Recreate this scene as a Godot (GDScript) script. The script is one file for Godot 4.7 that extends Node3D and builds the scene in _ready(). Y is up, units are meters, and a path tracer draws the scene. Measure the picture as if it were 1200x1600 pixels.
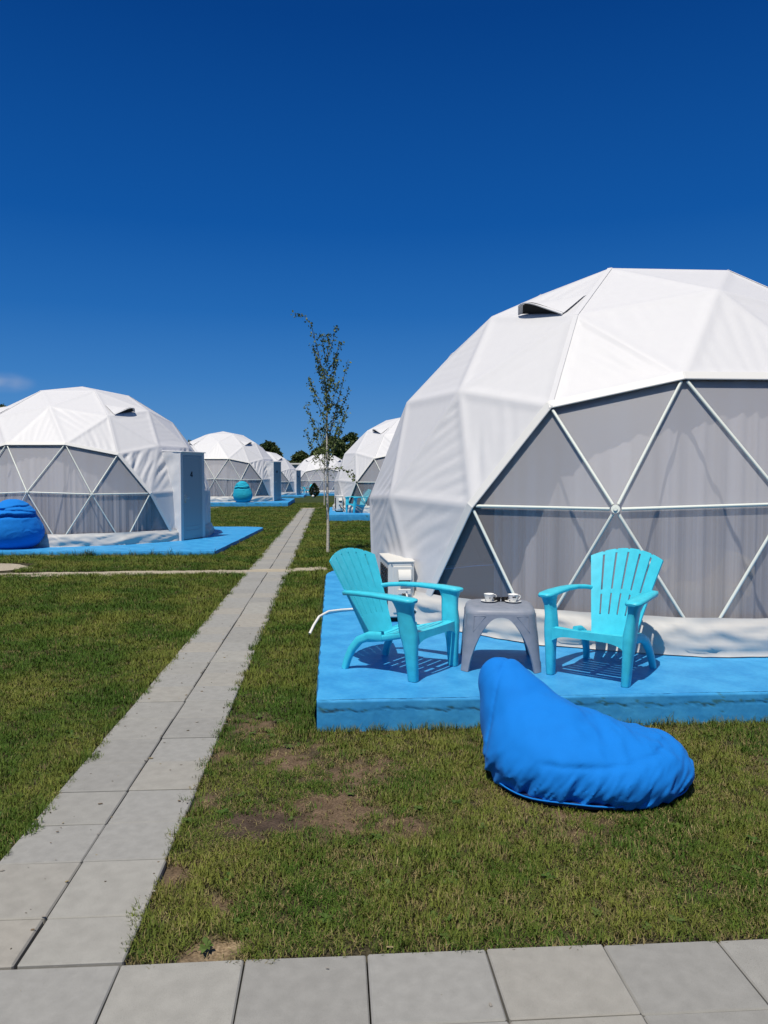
extends Node3D

# ---------------------------------------------------------------- mesh helper
class MB:
	var st := SurfaceTool.new()
	func _init():
		st.begin(Mesh.PRIMITIVE_TRIANGLES)
	func smooth(on):
		st.set_smooth_group(1 if on else -1)
	func color(c):
		st.set_color(c)
	func tri(a, b, c, out):
		if (b - a).cross(c - a).dot(out) > 0.0:
			st.add_vertex(a); st.add_vertex(c); st.add_vertex(b)
		else:
			st.add_vertex(a); st.add_vertex(b); st.add_vertex(c)
	func quad(a, b, c, d, out):
		tri(a, b, c, out); tri(a, c, d, out)
	func box(c, s, b = Basis()):
		bevel(c, s, 0.0, b)
	# chamfered box: six faces, twelve edge strips, eight corners
	func bevel(c, s, r, b = Basis()):
		smooth(false)
		var h = s * 0.5
		var p = func(x, y, z, k):
			var v = Vector3(x * (h.x - (0.0 if k == 0 else r)), y * (h.y - (0.0 if k == 1 else r)), z * (h.z - (0.0 if k == 2 else r)))
			return c + b * v
		for s1 in [-1.0, 1.0]:
			quad(p.call(s1, -1, -1, 0), p.call(s1, 1, -1, 0), p.call(s1, 1, 1, 0), p.call(s1, -1, 1, 0), b.x * s1)
			quad(p.call(-1, s1, -1, 1), p.call(1, s1, -1, 1), p.call(1, s1, 1, 1), p.call(-1, s1, 1, 1), b.y * s1)
			quad(p.call(-1, -1, s1, 2), p.call(1, -1, s1, 2), p.call(1, 1, s1, 2), p.call(-1, 1, s1, 2), b.z * s1)
		if r <= 0.0:
			return
		for s1 in [-1.0, 1.0]:
			for s2 in [-1.0, 1.0]:
				quad(p.call(s1, s2, -1, 0), p.call(s1, s2, 1, 0), p.call(s1, s2, 1, 1), p.call(s1, s2, -1, 1), b.x * s1 + b.y * s2)
				quad(p.call(s1, -1, s2, 0), p.call(s1, 1, s2, 0), p.call(s1, 1, s2, 2), p.call(s1, -1, s2, 2), b.x * s1 + b.z * s2)
				quad(p.call(-1, s1, s2, 1), p.call(1, s1, s2, 1), p.call(1, s1, s2, 2), p.call(-1, s1, s2, 2), b.y * s1 + b.z * s2)
				for s3 in [-1.0, 1.0]:
					tri(p.call(s1, s2, s3, 0), p.call(s1, s2, s3, 1), p.call(s1, s2, s3, 2), b.x * s1 + b.y * s2 + b.z * s3)
	# rings of points, joined in order; each ring is a closed loop
	func loft(rings, caps = true, soft = true):
		var n = rings[0].size()
		for i in rings.size() - 1:
			var ca = Vector3()
			for v in rings[i]: ca += v
			for v in rings[i + 1]: ca += v
			ca /= 2.0 * n
			smooth(soft)
			for j in n:
				var k = (j + 1) % n
				var a = rings[i][j]
				var b = rings[i][k]
				var c = rings[i + 1][k]
				var d = rings[i + 1][j]
				quad(a, b, c, d, (a + b + c + d) * 0.25 - ca)
		if caps:
			smooth(false)
			for e in [0, rings.size() - 1]:
				var m = Vector3()
				for v in rings[e]: m += v
				m /= n
				var other = Vector3()
				for v in rings[1 if e == 0 else e - 1]: other += v
				other /= n
				for j in n:
					tri(m, rings[e][j], rings[e][(j + 1) % n], m - other)
	func tube(pts, rad, sides = 8, caps = true):
		var rings = []
		var up = Vector3.UP
		for i in pts.size():
			var d = (pts[mini(i + 1, pts.size() - 1)] - pts[maxi(i - 1, 0)]).normalized()
			if absf(d.dot(up)) > 0.95: up = Vector3(0.3, 0.1, 0.9).normalized() if absf(d.y) > 0.9 else Vector3.UP
			var x = d.cross(up).normalized()
			var y = x.cross(d).normalized()
			var r = rad[i] if rad is Array else rad
			var ring = []
			for k in sides:
				var a = TAU * k / sides
				ring.append(pts[i] + (x * cos(a) + y * sin(a)) * r)
			rings.append(ring)
		loft(rings, caps)
	# profile of Vector2(radius, height) turned about y
	func lathe(prof, sides = 24, at = Vector3.ZERO):
		for i in prof.size() - 1:
			var p = prof[i]
			var q = prof[i + 1]
			var dirn = Vector2(q.y - p.y, -(q.x - p.x))
			smooth(true)
			for k in sides:
				var a = TAU * k / sides
				var b = TAU * (k + 1) / sides
				var va = Vector3(cos(a), 0, sin(a))
				var vb = Vector3(cos(b), 0, sin(b))
				var m = (va + vb).normalized()
				quad(at + va * p.x + Vector3.UP * p.y, at + vb * p.x + Vector3.UP * p.y, at + vb * q.x + Vector3.UP * q.y, at + va * q.x + Vector3.UP * q.y, m * dirn.x + Vector3.UP * dirn.y)
	# a curved sheet with thickness; f(u, v) gives a point
	func sheet(f, u0, u1, v0, v1, nu, nv, thick):
		var P = []
		var N = []
		for i in nu + 1:
			var pr = []
			var nr = []
			for j in nv + 1:
				var u = lerpf(u0, u1, float(i) / nu)
				var v = lerpf(v0, v1, float(j) / nv)
				var e = 0.004
				var p = f.call(u, v)
				pr.append(p)
				nr.append(((f.call(u + e, v) - f.call(u - e, v)).cross(f.call(u, v + e) - f.call(u, v - e))).normalized())
			P.append(pr); N.append(nr)
		for s in [1.0, -1.0]:
			smooth(true)
			st.set_smooth_group(2 if s > 0 else 3)
			for i in nu:
				for j in nv:
					var o = N[i][j] * s
					var t = thick * 0.5 * s
					quad(P[i][j] + N[i][j] * t, P[i + 1][j] + N[i + 1][j] * t, P[i + 1][j + 1] + N[i + 1][j + 1] * t, P[i][j + 1] + N[i][j + 1] * t, o)
		smooth(false)
		var t2 = thick * 0.5
		for j in nv:
			for i in [0, nu]:
				var o = P[i][j] - P[1 if i == 0 else nu - 1][j]
				quad(P[i][j] + N[i][j] * t2, P[i][j + 1] + N[i][j + 1] * t2, P[i][j + 1] - N[i][j + 1] * t2, P[i][j] - N[i][j] * t2, o)
		for i in nu:
			for j in [0, nv]:
				var o = P[i][j] - P[i][1 if j == 0 else nv - 1]
				quad(P[i][j] + N[i][j] * t2, P[i + 1][j] + N[i + 1][j] * t2, P[i + 1][j] - N[i + 1][j] * t2, P[i][j] - N[i][j] * t2, o)
	func mesh():
		st.generate_normals()
		return st.commit()

var taken := {}
var M := {}

func called(parent, n):
	var key = str(parent.get_instance_id()) + n
	var k = taken.get(key, 0)
	taken[key] = k + 1
	return n if k == 0 else "%s_%03d" % [n, k]

func put(n, mesh, mat, parent = self):
	var o := MeshInstance3D.new()
	o.name = called(parent, n)
	o.mesh = mesh.mesh() if mesh is MB else mesh
	o.material_override = mat
	parent.add_child(o, true)
	return o

func tag(o, label, category, group = ""):
	o.set_meta("label", label)
	o.set_meta("category", category)
	if group: o.set_meta("group", group)
	return o

func thing(n, label, category, at = Vector3.ZERO, turn = 0.0, group = ""):
	var o := Node3D.new()
	o.name = called(self, n)
	add_child(o, true)
	o.position = at
	o.rotation.y = turn
	return tag(o, label, category, group)

func dup(src, n, label, at, turn = 0.0):
	var o = src.duplicate()
	o.name = called(self, n)
	add_child(o, true)
	o.position = at
	o.rotation.y = turn
	o.set_meta("label", label)
	return o

func structure(n):
	var o := Node3D.new()
	o.name = called(self, n)
	add_child(o, true)
	o.set_meta("kind", "structure")
	return o

func lin(r, g, b, a = 1.0):
	var c = Color(r, g, b).linear_to_srgb()
	c.a = a
	return c

func noise(sd, freq, oct = 4, type = FastNoiseLite.TYPE_SIMPLEX_SMOOTH):
	var n := FastNoiseLite.new()
	n.seed = sd
	n.frequency = freq
	n.noise_type = type
	n.fractal_octaves = oct
	return n

# a seamless tile that mixes a coarse and a fine pattern; returns [colour image, height image]
func tile(sd, size, f1, f2, w1, w2, lo, hi, specks = 0.0):
	var a = noise(sd, f1, 4).get_seamless_image(size, size)
	var b = noise(sd + 7, f2, 2).get_seamless_image(size, size)
	var c := Image.create(size, size, false, Image.FORMAT_RGB8)
	var h := Image.create(size, size, false, Image.FORMAT_RGB8)
	var rng := RandomNumberGenerator.new()
	rng.seed = sd
	for y in size:
		for x in size:
			var t = clampf(0.5 + (a.get_pixel(x, y).r - 0.5) * w1 + (b.get_pixel(x, y).r - 0.5) * w2, 0, 1)
			var k = lo.lerp(hi, t)
			if specks > 0.0 and rng.randf() < specks:
				k = k.lerp(Color(1, 1, 1) if rng.randf() < 0.5 else Color(0.25, 0.22, 0.2), 0.35)
			c.set_pixel(x, y, k)
			h.set_pixel(x, y, Color(t, t, t))
	return [ImageTexture.create_from_image(c), h]

func bump(h, strength):
	var n = h.duplicate()
	n.bump_map_to_normal_map(strength)
	return ImageTexture.create_from_image(n)

func mat(n, col, rough, tex = null, scale = 1.0, nrm = 0.0, world = false):
	var m := StandardMaterial3D.new()
	m.resource_name = n
	m.albedo_color = col
	m.roughness = rough
	m.metallic_specular = 0.4
	if tex:
		m.albedo_texture = tex[0]
		if nrm > 0.0:
			m.normal_enabled = true
			m.normal_texture = bump(tex[1], 4.0)
			m.normal_scale = nrm
		m.uv1_triplanar = true
		m.uv1_world_triplanar = world
		m.uv1_scale = Vector3.ONE * scale
	return m

func make_materials():
	var grey = tile(11, 1024, 0.010, 0.35, 0.38, 1.0, Color(0.80, 0.80, 0.79), Color(1, 1, 0.99), 0.02)
	var cloth = tile(23, 512, 0.012, 0.3, 0.5, 0.8, Color(0.965, 0.965, 0.97), Color(1, 1, 1))
	var paint = tile(37, 512, 0.008, 0.05, 1.3, 0.5, Color(0.80, 0.88, 0.93), Color(1, 1, 1), 0.004)
	var soil = tile(41, 512, 0.02, 0.14, 0.8, 1.0, Color(0.62, 0.60, 0.56), Color(1, 1, 1), 0.02)
	var tones = [lin(0.345, 0.342, 0.328), lin(0.375, 0.370, 0.350), lin(0.362, 0.353, 0.330), lin(0.322, 0.320, 0.310), lin(0.378, 0.362, 0.332), lin(0.348, 0.347, 0.338)]
	for i in 6:
		M["slab%d" % i] = mat("concrete_paver", tones[i], 0.88, grey, 0.8 + 0.09 * i, 0.22, true)
		M["slab%d" % i].uv1_offset = Vector3(0.31 * i, 0.17 * i, 0.23 * i)
	M.cream = mat("pale_cement", lin(0.52, 0.46, 0.36), 0.92, grey, 0.8, 0.9, true)
	M.soil = mat("soil_and_turf", Color.WHITE, 0.96, soil, 0.9, 0.9, true)
	M.soil.vertex_color_use_as_albedo = true
	M.white = mat("white_tarpaulin", lin(0.655, 0.66, 0.675), 0.48, cloth, 1.3, 0.10)
	M.skirt = mat("white_skirt", lin(0.55, 0.54, 0.515), 0.55, cloth, 0.9, 0.05)
	M.hem = mat("white_welt", lin(0.70, 0.70, 0.68), 0.5)
	M.strut = mat("white_painted_tube", lin(0.72, 0.76, 0.70), 0.35)
	M.steel = mat("galvanised_steel", lin(0.5, 0.5, 0.5), 0.35)
	M.steel.metallic = 0.8
	M.inner_dark = mat("dark_shell_grey", lin(0.10, 0.105, 0.12), 0.9)  # interior darkness put into the colour of the added shell
	M.floor = mat("dark_laminate", lin(0.05, 0.04, 0.035), 0.5)
	M.dark = mat("dark_mesh", lin(0.02, 0.02, 0.02), 0.9)
	M.pane = mat("hazy_film", lin(0.64, 0.64, 0.68, 0.42), 0.3)
	M.pane.transparency = BaseMaterial3D.TRANSPARENCY_ALPHA
	M.pane_low = M.pane.duplicate()
	M.pane_low.albedo_color = lin(0.60, 0.59, 0.63, 0.28)
	M.curtain = mat("grey_sheer_curtain", lin(0.64, 0.63, 0.67, 0.70), 0.9)
	M.curtain.vertex_color_use_as_albedo = true
	M.curtain.transparency = BaseMaterial3D.TRANSPARENCY_ALPHA
	M.door = mat("grey_door", lin(0.36, 0.41, 0.45), 0.4)
	M.chrome = mat("chrome", lin(0.75, 0.75, 0.75), 0.2)
	M.chrome.metallic = 1.0
	M.ink = mat("dark_print", lin(0.012, 0.014, 0.03), 0.6)
	M.paint = mat("blue_masonry_paint", lin(0.060, 0.345, 0.66), 0.5, paint, 0.7, 0.15, true)
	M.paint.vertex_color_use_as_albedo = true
	M.paint.metallic_specular = 0.22
	M.teal = mat("turquoise_plastic", lin(0.045, 0.54, 0.70), 0.36)
	var worn = tile(67, 512, 0.014, 0.2, 1.0, 0.35, Color(0.86, 0.89, 0.90), Color(1, 1, 1), 0.003)
	M.teal = mat("turquoise_plastic", lin(0.06, 0.62, 0.78), 0.4, worn, 1.4, 0.04)
	M.table = mat("grey_plastic", lin(0.27, 0.29, 0.35), 0.45, worn, 1.6, 0.04)
	M.china = mat("white_china", lin(0.78, 0.78, 0.76), 0.12)
	M.black = mat("black_plastic", lin(0.008, 0.008, 0.009), 0.2)
	M.bag = mat("blue_canvas", lin(0.0005, 0.185, 0.64), 0.88, cloth, 2.5, 0.25)
	M.bag.rim_enabled = true
	M.bag.rim = 0.12
	M.bag_under = mat("navy_base_fabric", lin(0.006, 0.02, 0.09), 0.9)
	M.bag_teal = mat("turquoise_canvas", lin(0.01, 0.36, 0.52), 0.82, cloth, 2.5, 0.25)
	M.ac = mat("cream_metal_case", lin(0.66, 0.65, 0.61), 0.45)
	M.rubber = mat("dark_cable", lin(0.02, 0.02, 0.022), 0.6)
	M.conduit = mat("white_conduit", lin(0.72, 0.71, 0.68), 0.5)
	M.blade = mat("grass_blade", Color.WHITE, 0.6)
	M.blade.vertex_color_use_as_albedo = true
	M.blade.metallic_specular = 0.25
	M.blade.backlight_enabled = true
	M.blade.backlight = lin(0.03, 0.05, 0.008)
	var bark = tile(53, 256, 0.03, 0.02, 0.9, 1.2, Color(0.66, 0.63, 0.6), Color(1.0, 1.0, 0.98))
	M.birch = mat("birch_bark", lin(0.84, 0.82, 0.76), 0.8, bark, 3.0)
	M.birch.uv1_scale = Vector3(1.5, 9.0, 1.5)
	M.twig = mat("brown_twig", lin(0.09, 0.07, 0.05), 0.8)
	M.leaf = mat("birch_leaf", Color.WHITE, 0.55)
	M.leaf.vertex_color_use_as_albedo = true
	M.leaf.backlight_enabled = true
	M.leaf.backlight = lin(0.09, 0.13, 0.02)
	M.trunk = mat("brown_bark", lin(0.07, 0.055, 0.04), 0.9)
	M.beige = mat("pale_yellow_cushion", lin(0.80, 0.66, 0.30), 0.9)
	M.wall = mat("grey_render", lin(0.40, 0.40, 0.40), 0.9)

# ---------------------------------------------------------------- the light and the lens
const SUN_TO := Vector3(-0.22, 1.0, 0.42)

func make_sky():
	var w := 2048
	var h := 1024
	var im := Image.create(w, h, false, Image.FORMAT_RGBF)
	var stops = [[0.0, Color(0.150, 0.350, 0.620)], [0.05, Color(0.092, 0.275, 0.580)], [0.12, Color(0.046, 0.205, 0.530)], [0.2, Color(0.018, 0.140, 0.450)], [0.30, Color(0.006, 0.092, 0.365)], [0.5, Color(0.0022, 0.050, 0.240)], [0.75, Color(0.003, 0.038, 0.165)], [1.0, Color(0.004, 0.036, 0.145)]]
	var sun = SUN_TO.normalized()
	var cn = noise(5, 9.0, 4)
	var cd = Vector3(-0.386, 0.1055, -0.916).normalized()
	for y in h:
		var el = PI * 0.5 - PI * (y + 0.5) / h
		var s = sin(el)
		var base = Color(0.11, 0.13, 0.07)
		if s >= 0.0:
			for k in stops.size() - 1:
				if s <= stops[k + 1][0]:
					base = stops[k][1].lerp(stops[k + 1][1], (s - stops[k][0]) / (stops[k + 1][0] - stops[k][0]))
					break
		for x in w:
			var az = TAU * (x + 0.5) / w
			var d = Vector3(sin(az) * cos(el), s, -cos(az) * cos(el))
			var c = base
			if s > 0.0:
				# the pale glow of the air round the sun
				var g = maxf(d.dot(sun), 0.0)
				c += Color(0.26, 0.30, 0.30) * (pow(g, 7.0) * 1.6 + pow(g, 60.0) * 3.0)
				if d.dot(cd) > 0.995:
					var e = Vector2((d - cd).dot(Vector3(0.926, 0, -0.378)) / 0.040, (s - cd.y) / 0.011)
					var k = clampf(1.1 - e.length(), 0.0, 1.0) * clampf(0.65 + cn.get_noise_3d(d.x * 3.0, d.y * 9.0, d.z * 3.0) * 0.9, 0, 1)
					c = c.lerp(Color(0.42, 0.47, 0.58), minf(k, 0.8) * 0.7)
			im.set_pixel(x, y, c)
	var sky := Sky.new()
	var pm := PanoramaSkyMaterial.new()
	pm.panorama = ImageTexture.create_from_image(im)
	sky.sky_material = pm
	return sky

func _ready():
	var cam := Camera3D.new()
	cam.name = "camera"
	cam.position = Vector3(0, 1.75, 0)
	cam.rotation = Vector3(-atan(59.0 / 1202.0), -atan(79.0 / 1203.4), 0)
	cam.fov = rad_to_deg(2.0 * atan(800.0 / 1202.0))
	cam.near = 0.05
	cam.far = 2000.0
	add_child(cam)
	cam.current = true
	var env := Environment.new()
	env.background_mode = Environment.BG_SKY
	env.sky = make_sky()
	env.tonemap_mode = Environment.TONE_MAPPER_LINEAR
	env.tonemap_exposure = 1.0
	env.sdfgi_enabled = true
	env.ssao_enabled = true
	env.ssil_enabled = true
	var we := WorldEnvironment.new()
	we.name = "environment"
	we.environment = env
	add_child(we)
	var sun := DirectionalLight3D.new()
	sun.name = "sun"
	sun.light_energy = 1.42
	sun.light_color = Color(1.0, 0.965, 0.91)
	sun.light_angular_distance = 0.5
	sun.shadow_enabled = true
	sun.look_at_from_position(SUN_TO * 10.0, Vector3.ZERO)
	add_child(sun)
	make_materials()
	make_ground()
	make_paths()
	make_platforms()
	make_domes()
	make_chairs()
	make_table()
	make_bags()
	make_unit()
	make_birches()
	make_trees()
	make_grass()

# ---------------------------------------------------------------- ground, paths
const PX := -1.13          # the seam of the path
const SLAB := 0.378
var n_patch = noise(3, 1.6, 4)
var n_fine = noise(4, 9.0, 3)
var n_wide = noise(9, 0.35, 3)
var bare_spots = [[-0.36, -3.82, 0.21, 1.0], [0.02, -3.9, 0.27, 1.0], [-0.55, -5.35, 0.22, 0.9], [0.37, -3.74, 0.16, 0.8], [0.14, -4.45, 0.28, 0.75], [-0.25, -4.72, 0.26, 0.7], [-0.45, -2.73, 0.12, 1.2], [0.08, -2.72, 0.07, 1.0], [-0.71, -3.35, 0.09, 1.0], [-0.72, -4.1, 0.13, 0.9], [-0.69, -4.75, 0.10, 0.9], [2.6, -4.3, 0.2, 0.5], [-0.45, -3.1, 0.08, 0.6], [-2.9, -5.6, 0.4, 0.45], [-2.2, -6.2, 0.3, 0.35], [1.25, -4.0, 0.45, 0.5], [2.3, -2.68, 0.12, 0.7], [1.75, -2.68, 0.08, 0.8], [-3.2, -7.2, 0.5, 0.4]]

func bare(x, z):
	var b = 0.0
	for s in bare_spots:
		var d = Vector2(x - s[0], z - s[1]).length() / s[2]
		if d < 1.9:
			b = maxf(b, s[3] * clampf(1.35 - d, 0.0, 1.0))
	b = b * 0.72 + n_fine.get_noise_2d(x, z) * 0.55 * minf(1.0, b * 2.0 + 0.3) + n_patch.get_noise_2d(x, z) * 0.26 + n_fine.get_noise_2d(x * 3.0, z * 3.0) * 0.22
	if x > -0.8 and z > -5.2:
		b += 0.10
	return clampf(b, 0.0, 1.0)

func seam(z):
	return PX + (z + 3.0) * 0.0041

func fall(z):
	# the land sinks a little towards the far tents
	return -0.32 * smoothstep(52.0, 72.0, -z)

func make_ground():
	var xs = []
	var zs = []
	for i in 121: xs.append(-6.0 + i * 0.1)
	var s = 0.1
	var p = 6.0
	while p < 900.0:
		s *= 1.17
		p += s
		xs.append(p)
		xs.push_front(-p)
	for i in 151: zs.append(-i * 0.1)
	s = 0.1
	p = 15.0
	while p < 1500.0:
		s *= 1.09
		p += s
		zs.append(-p)
	s = 0.1
	p = 0.0
	while p < 60.0:
		s *= 1.3
		p += s
		zs.push_front(p)
	var st := SurfaceTool.new()
	st.begin(Mesh.PRIMITIVE_TRIANGLES)
	for z in zs:
		for x in xs:
			var y = fall(z)
			var c = Color(0.052, 0.076, 0.015)
			if z > -45.0 and absf(x) < 30.0:
				var b = bare(x, z)
				c = c.lerp(Color(0.085, 0.078, 0.034), clampf(n_wide.get_noise_2d(x, z) + 0.3, 0, 1))
				if z > -16.0:
					c = c.lerp(Color(0.075, 0.060, 0.035), 0.75)
				c = c.lerp(Color(0.205, 0.142, 0.092), smoothstep(0.15, 0.6, b))
				if absf(x + 0.3) < 0.5 and z > -2.85 and z < -2.6:
					c = c.lerp(Color(0.5, 0.38, 0.24), smoothstep(0.3, 0.8, b))
				if z > -3.95 and z < -3.65 and absf(x + 0.36) < 0.2:
					c = c.lerp(Color(0.06, 0.045, 0.035), 0.7)
				y += (n_fine.get_noise_2d(x * 0.5, z * 0.5) * 0.006 + n_wide.get_noise_2d(x, z) * 0.01) * (1.0 if z < -2.9 else 0.4)
				var dx = absf(x - seam(z))
				if (dx < 0.36 and z > -39.5 and z < -2.5) or z > -2.76:
					y = -0.03
					c = Color(0.10, 0.085, 0.06)
			else:
				c = Color(0.048, 0.084, 0.013).lerp(Color(0.060, 0.086, 0.018), clampf(n_wide.get_noise_2d(x * 0.3, z * 0.3) + 0.3, 0, 1))
			st.set_color(c)
			st.add_vertex(Vector3(x, y, z))
	var w = xs.size()
	for j in zs.size() - 1:
		for i in w - 1:
			var a = j * w + i
			st.add_index(a); st.add_index(a + w); st.add_index(a + w + 1)
			st.add_index(a); st.add_index(a + w + 1); st.add_index(a + 1)
	st.generate_normals()
	var o = put("ground", st.commit(), M.soil)
	o.set_meta("kind", "structure")

func slab_mesh(sx, sz, rng):
	var m := MB.new()
	m.bevel(Vector3(0, -0.025, 0), Vector3(sx, 0.05, sz), 0.0045 + rng.randf() * 0.002)
	return m.mesh()

func make_paths():
	var rng := RandomNumberGenerator.new()
	rng.seed = 21
	var path = structure("path")
	var joints = [-2.715, -3.012, -3.455, -3.835, -4.235, -4.65, -5.08]
	while joints[-1] > -39.2:
		joints.append(joints[-1] - 0.413)
	var cache = []
	for i in 5: cache.append(slab_mesh(SLAB - 0.008, 0.413 - 0.008, rng))
	for i in joints.size() - 1:
		var len_ = joints[i] - joints[i + 1]
		for side in [-1, 1]:
			var zc = (joints[i] + joints[i + 1]) * 0.5 + rng.randf_range(-0.003, 0.003)
			if zc < -13.62 and zc > -14.15:
				continue
			var me = cache[rng.randi() % 5] if i > 5 else slab_mesh(SLAB - 0.008, len_ - 0.008, rng)
			var o = put("paving_slab", me, M["slab%d" % (rng.randi() % 6)], path)
			o.position = Vector3(seam(zc) + side * SLAB * 0.5 + rng.randf_range(-0.003, 0.003), 0.014 + rng.randf_range(-0.003, 0.003), zc)
			o.rotation = Vector3(rng.randf_range(-0.006, 0.006), rng.randf_range(-0.006, 0.006), rng.randf_range(-0.006, 0.006))
	var walk = structure("pavement")
	for row in 4:
		for k in 16:
			var o = put("paving_slab", slab_mesh(0.431, 0.365, rng), M["slab%d" % (rng.randi() % 6)], walk)
			o.position = Vector3(-3.6 + 0.437 * k + 0.0 + rng.randf_range(-0.002, 0.002), 0.013 + rng.randf_range(-0.003, 0.003), -2.523 + 0.371 * row)
			o.rotation = Vector3(rng.randf_range(-0.005, 0.005), rng.randf_range(-0.006, 0.006), rng.randf_range(-0.005, 0.005))
	# cast cement strips across the lawn
	cement("cement_strip", [Vector2(-30, -13.9), Vector2(-12, -13.8), Vector2(-5.8, -13.62), Vector2(-3.5, -13.78), Vector2(-1.55, -13.84), Vector2(-0.75, -14.0), Vector2(-0.14, -14.25)], 0.26, 0.012)
	cement("cement_strip", [Vector2(-8.5, -15.0), Vector2(-7.2, -15.1), Vector2(-6.5, -15.0), Vector2(-5.9, -14.3)], 0.5, 0.010)
	cement("cement_strip", [Vector2(-1.76, -39.7), Vector2(-1.2, -39.7), Vector2(-0.55, -39.75)], 0.22, 0.02)
	cement("cement_strip", [Vector2(-8.5, -40.2), Vector2(-6.8, -40.3), Vector2(-5.9, -40.2)], 0.5, 0.02)

func cement(n, pts, half, top):
	var nz = noise(15, 2.2, 3)
	var st := MB.new()
	var line = []
	for i in pts.size() - 1:
		var k = maxi(2, int(pts[i].distance_to(pts[i + 1]) / 0.12))
		for j in k:
			line.append(pts[i].lerp(pts[i + 1], float(j) / k))
	line.append(pts[-1])
	var rows = []
	for i in line.size():
		var d = (line[mini(i + 1, line.size() - 1)] - line[maxi(i - 1, 0)]).normalized()
		var q = Vector2(-d.y, d.x)
		var row = []
		for t in [-1.0, -0.97, -0.5, 0.0, 0.5, 0.97, 1.0]:
			var hw = half + nz.get_noise_2d(line[i].x * 1.5, line[i].y + t * 9.0) * 0.07
			var p = line[i] + q * hw * t
			row.append(Vector3(p.x, (top + nz.get_noise_2d(p.x * 3.0, p.y * 3.0) * 0.006) if absf(t) < 0.99 else -0.04, p.y))
		rows.append(row)
	for i in rows.size() - 1:
		st.smooth(true)
		for j in 6:
			st.quad(rows[i][j], rows[i + 1][j], rows[i + 1][j + 1], rows[i][j + 1], Vector3.UP)
	put(n, st, M.cream).set_meta("kind", "structure")

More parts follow.
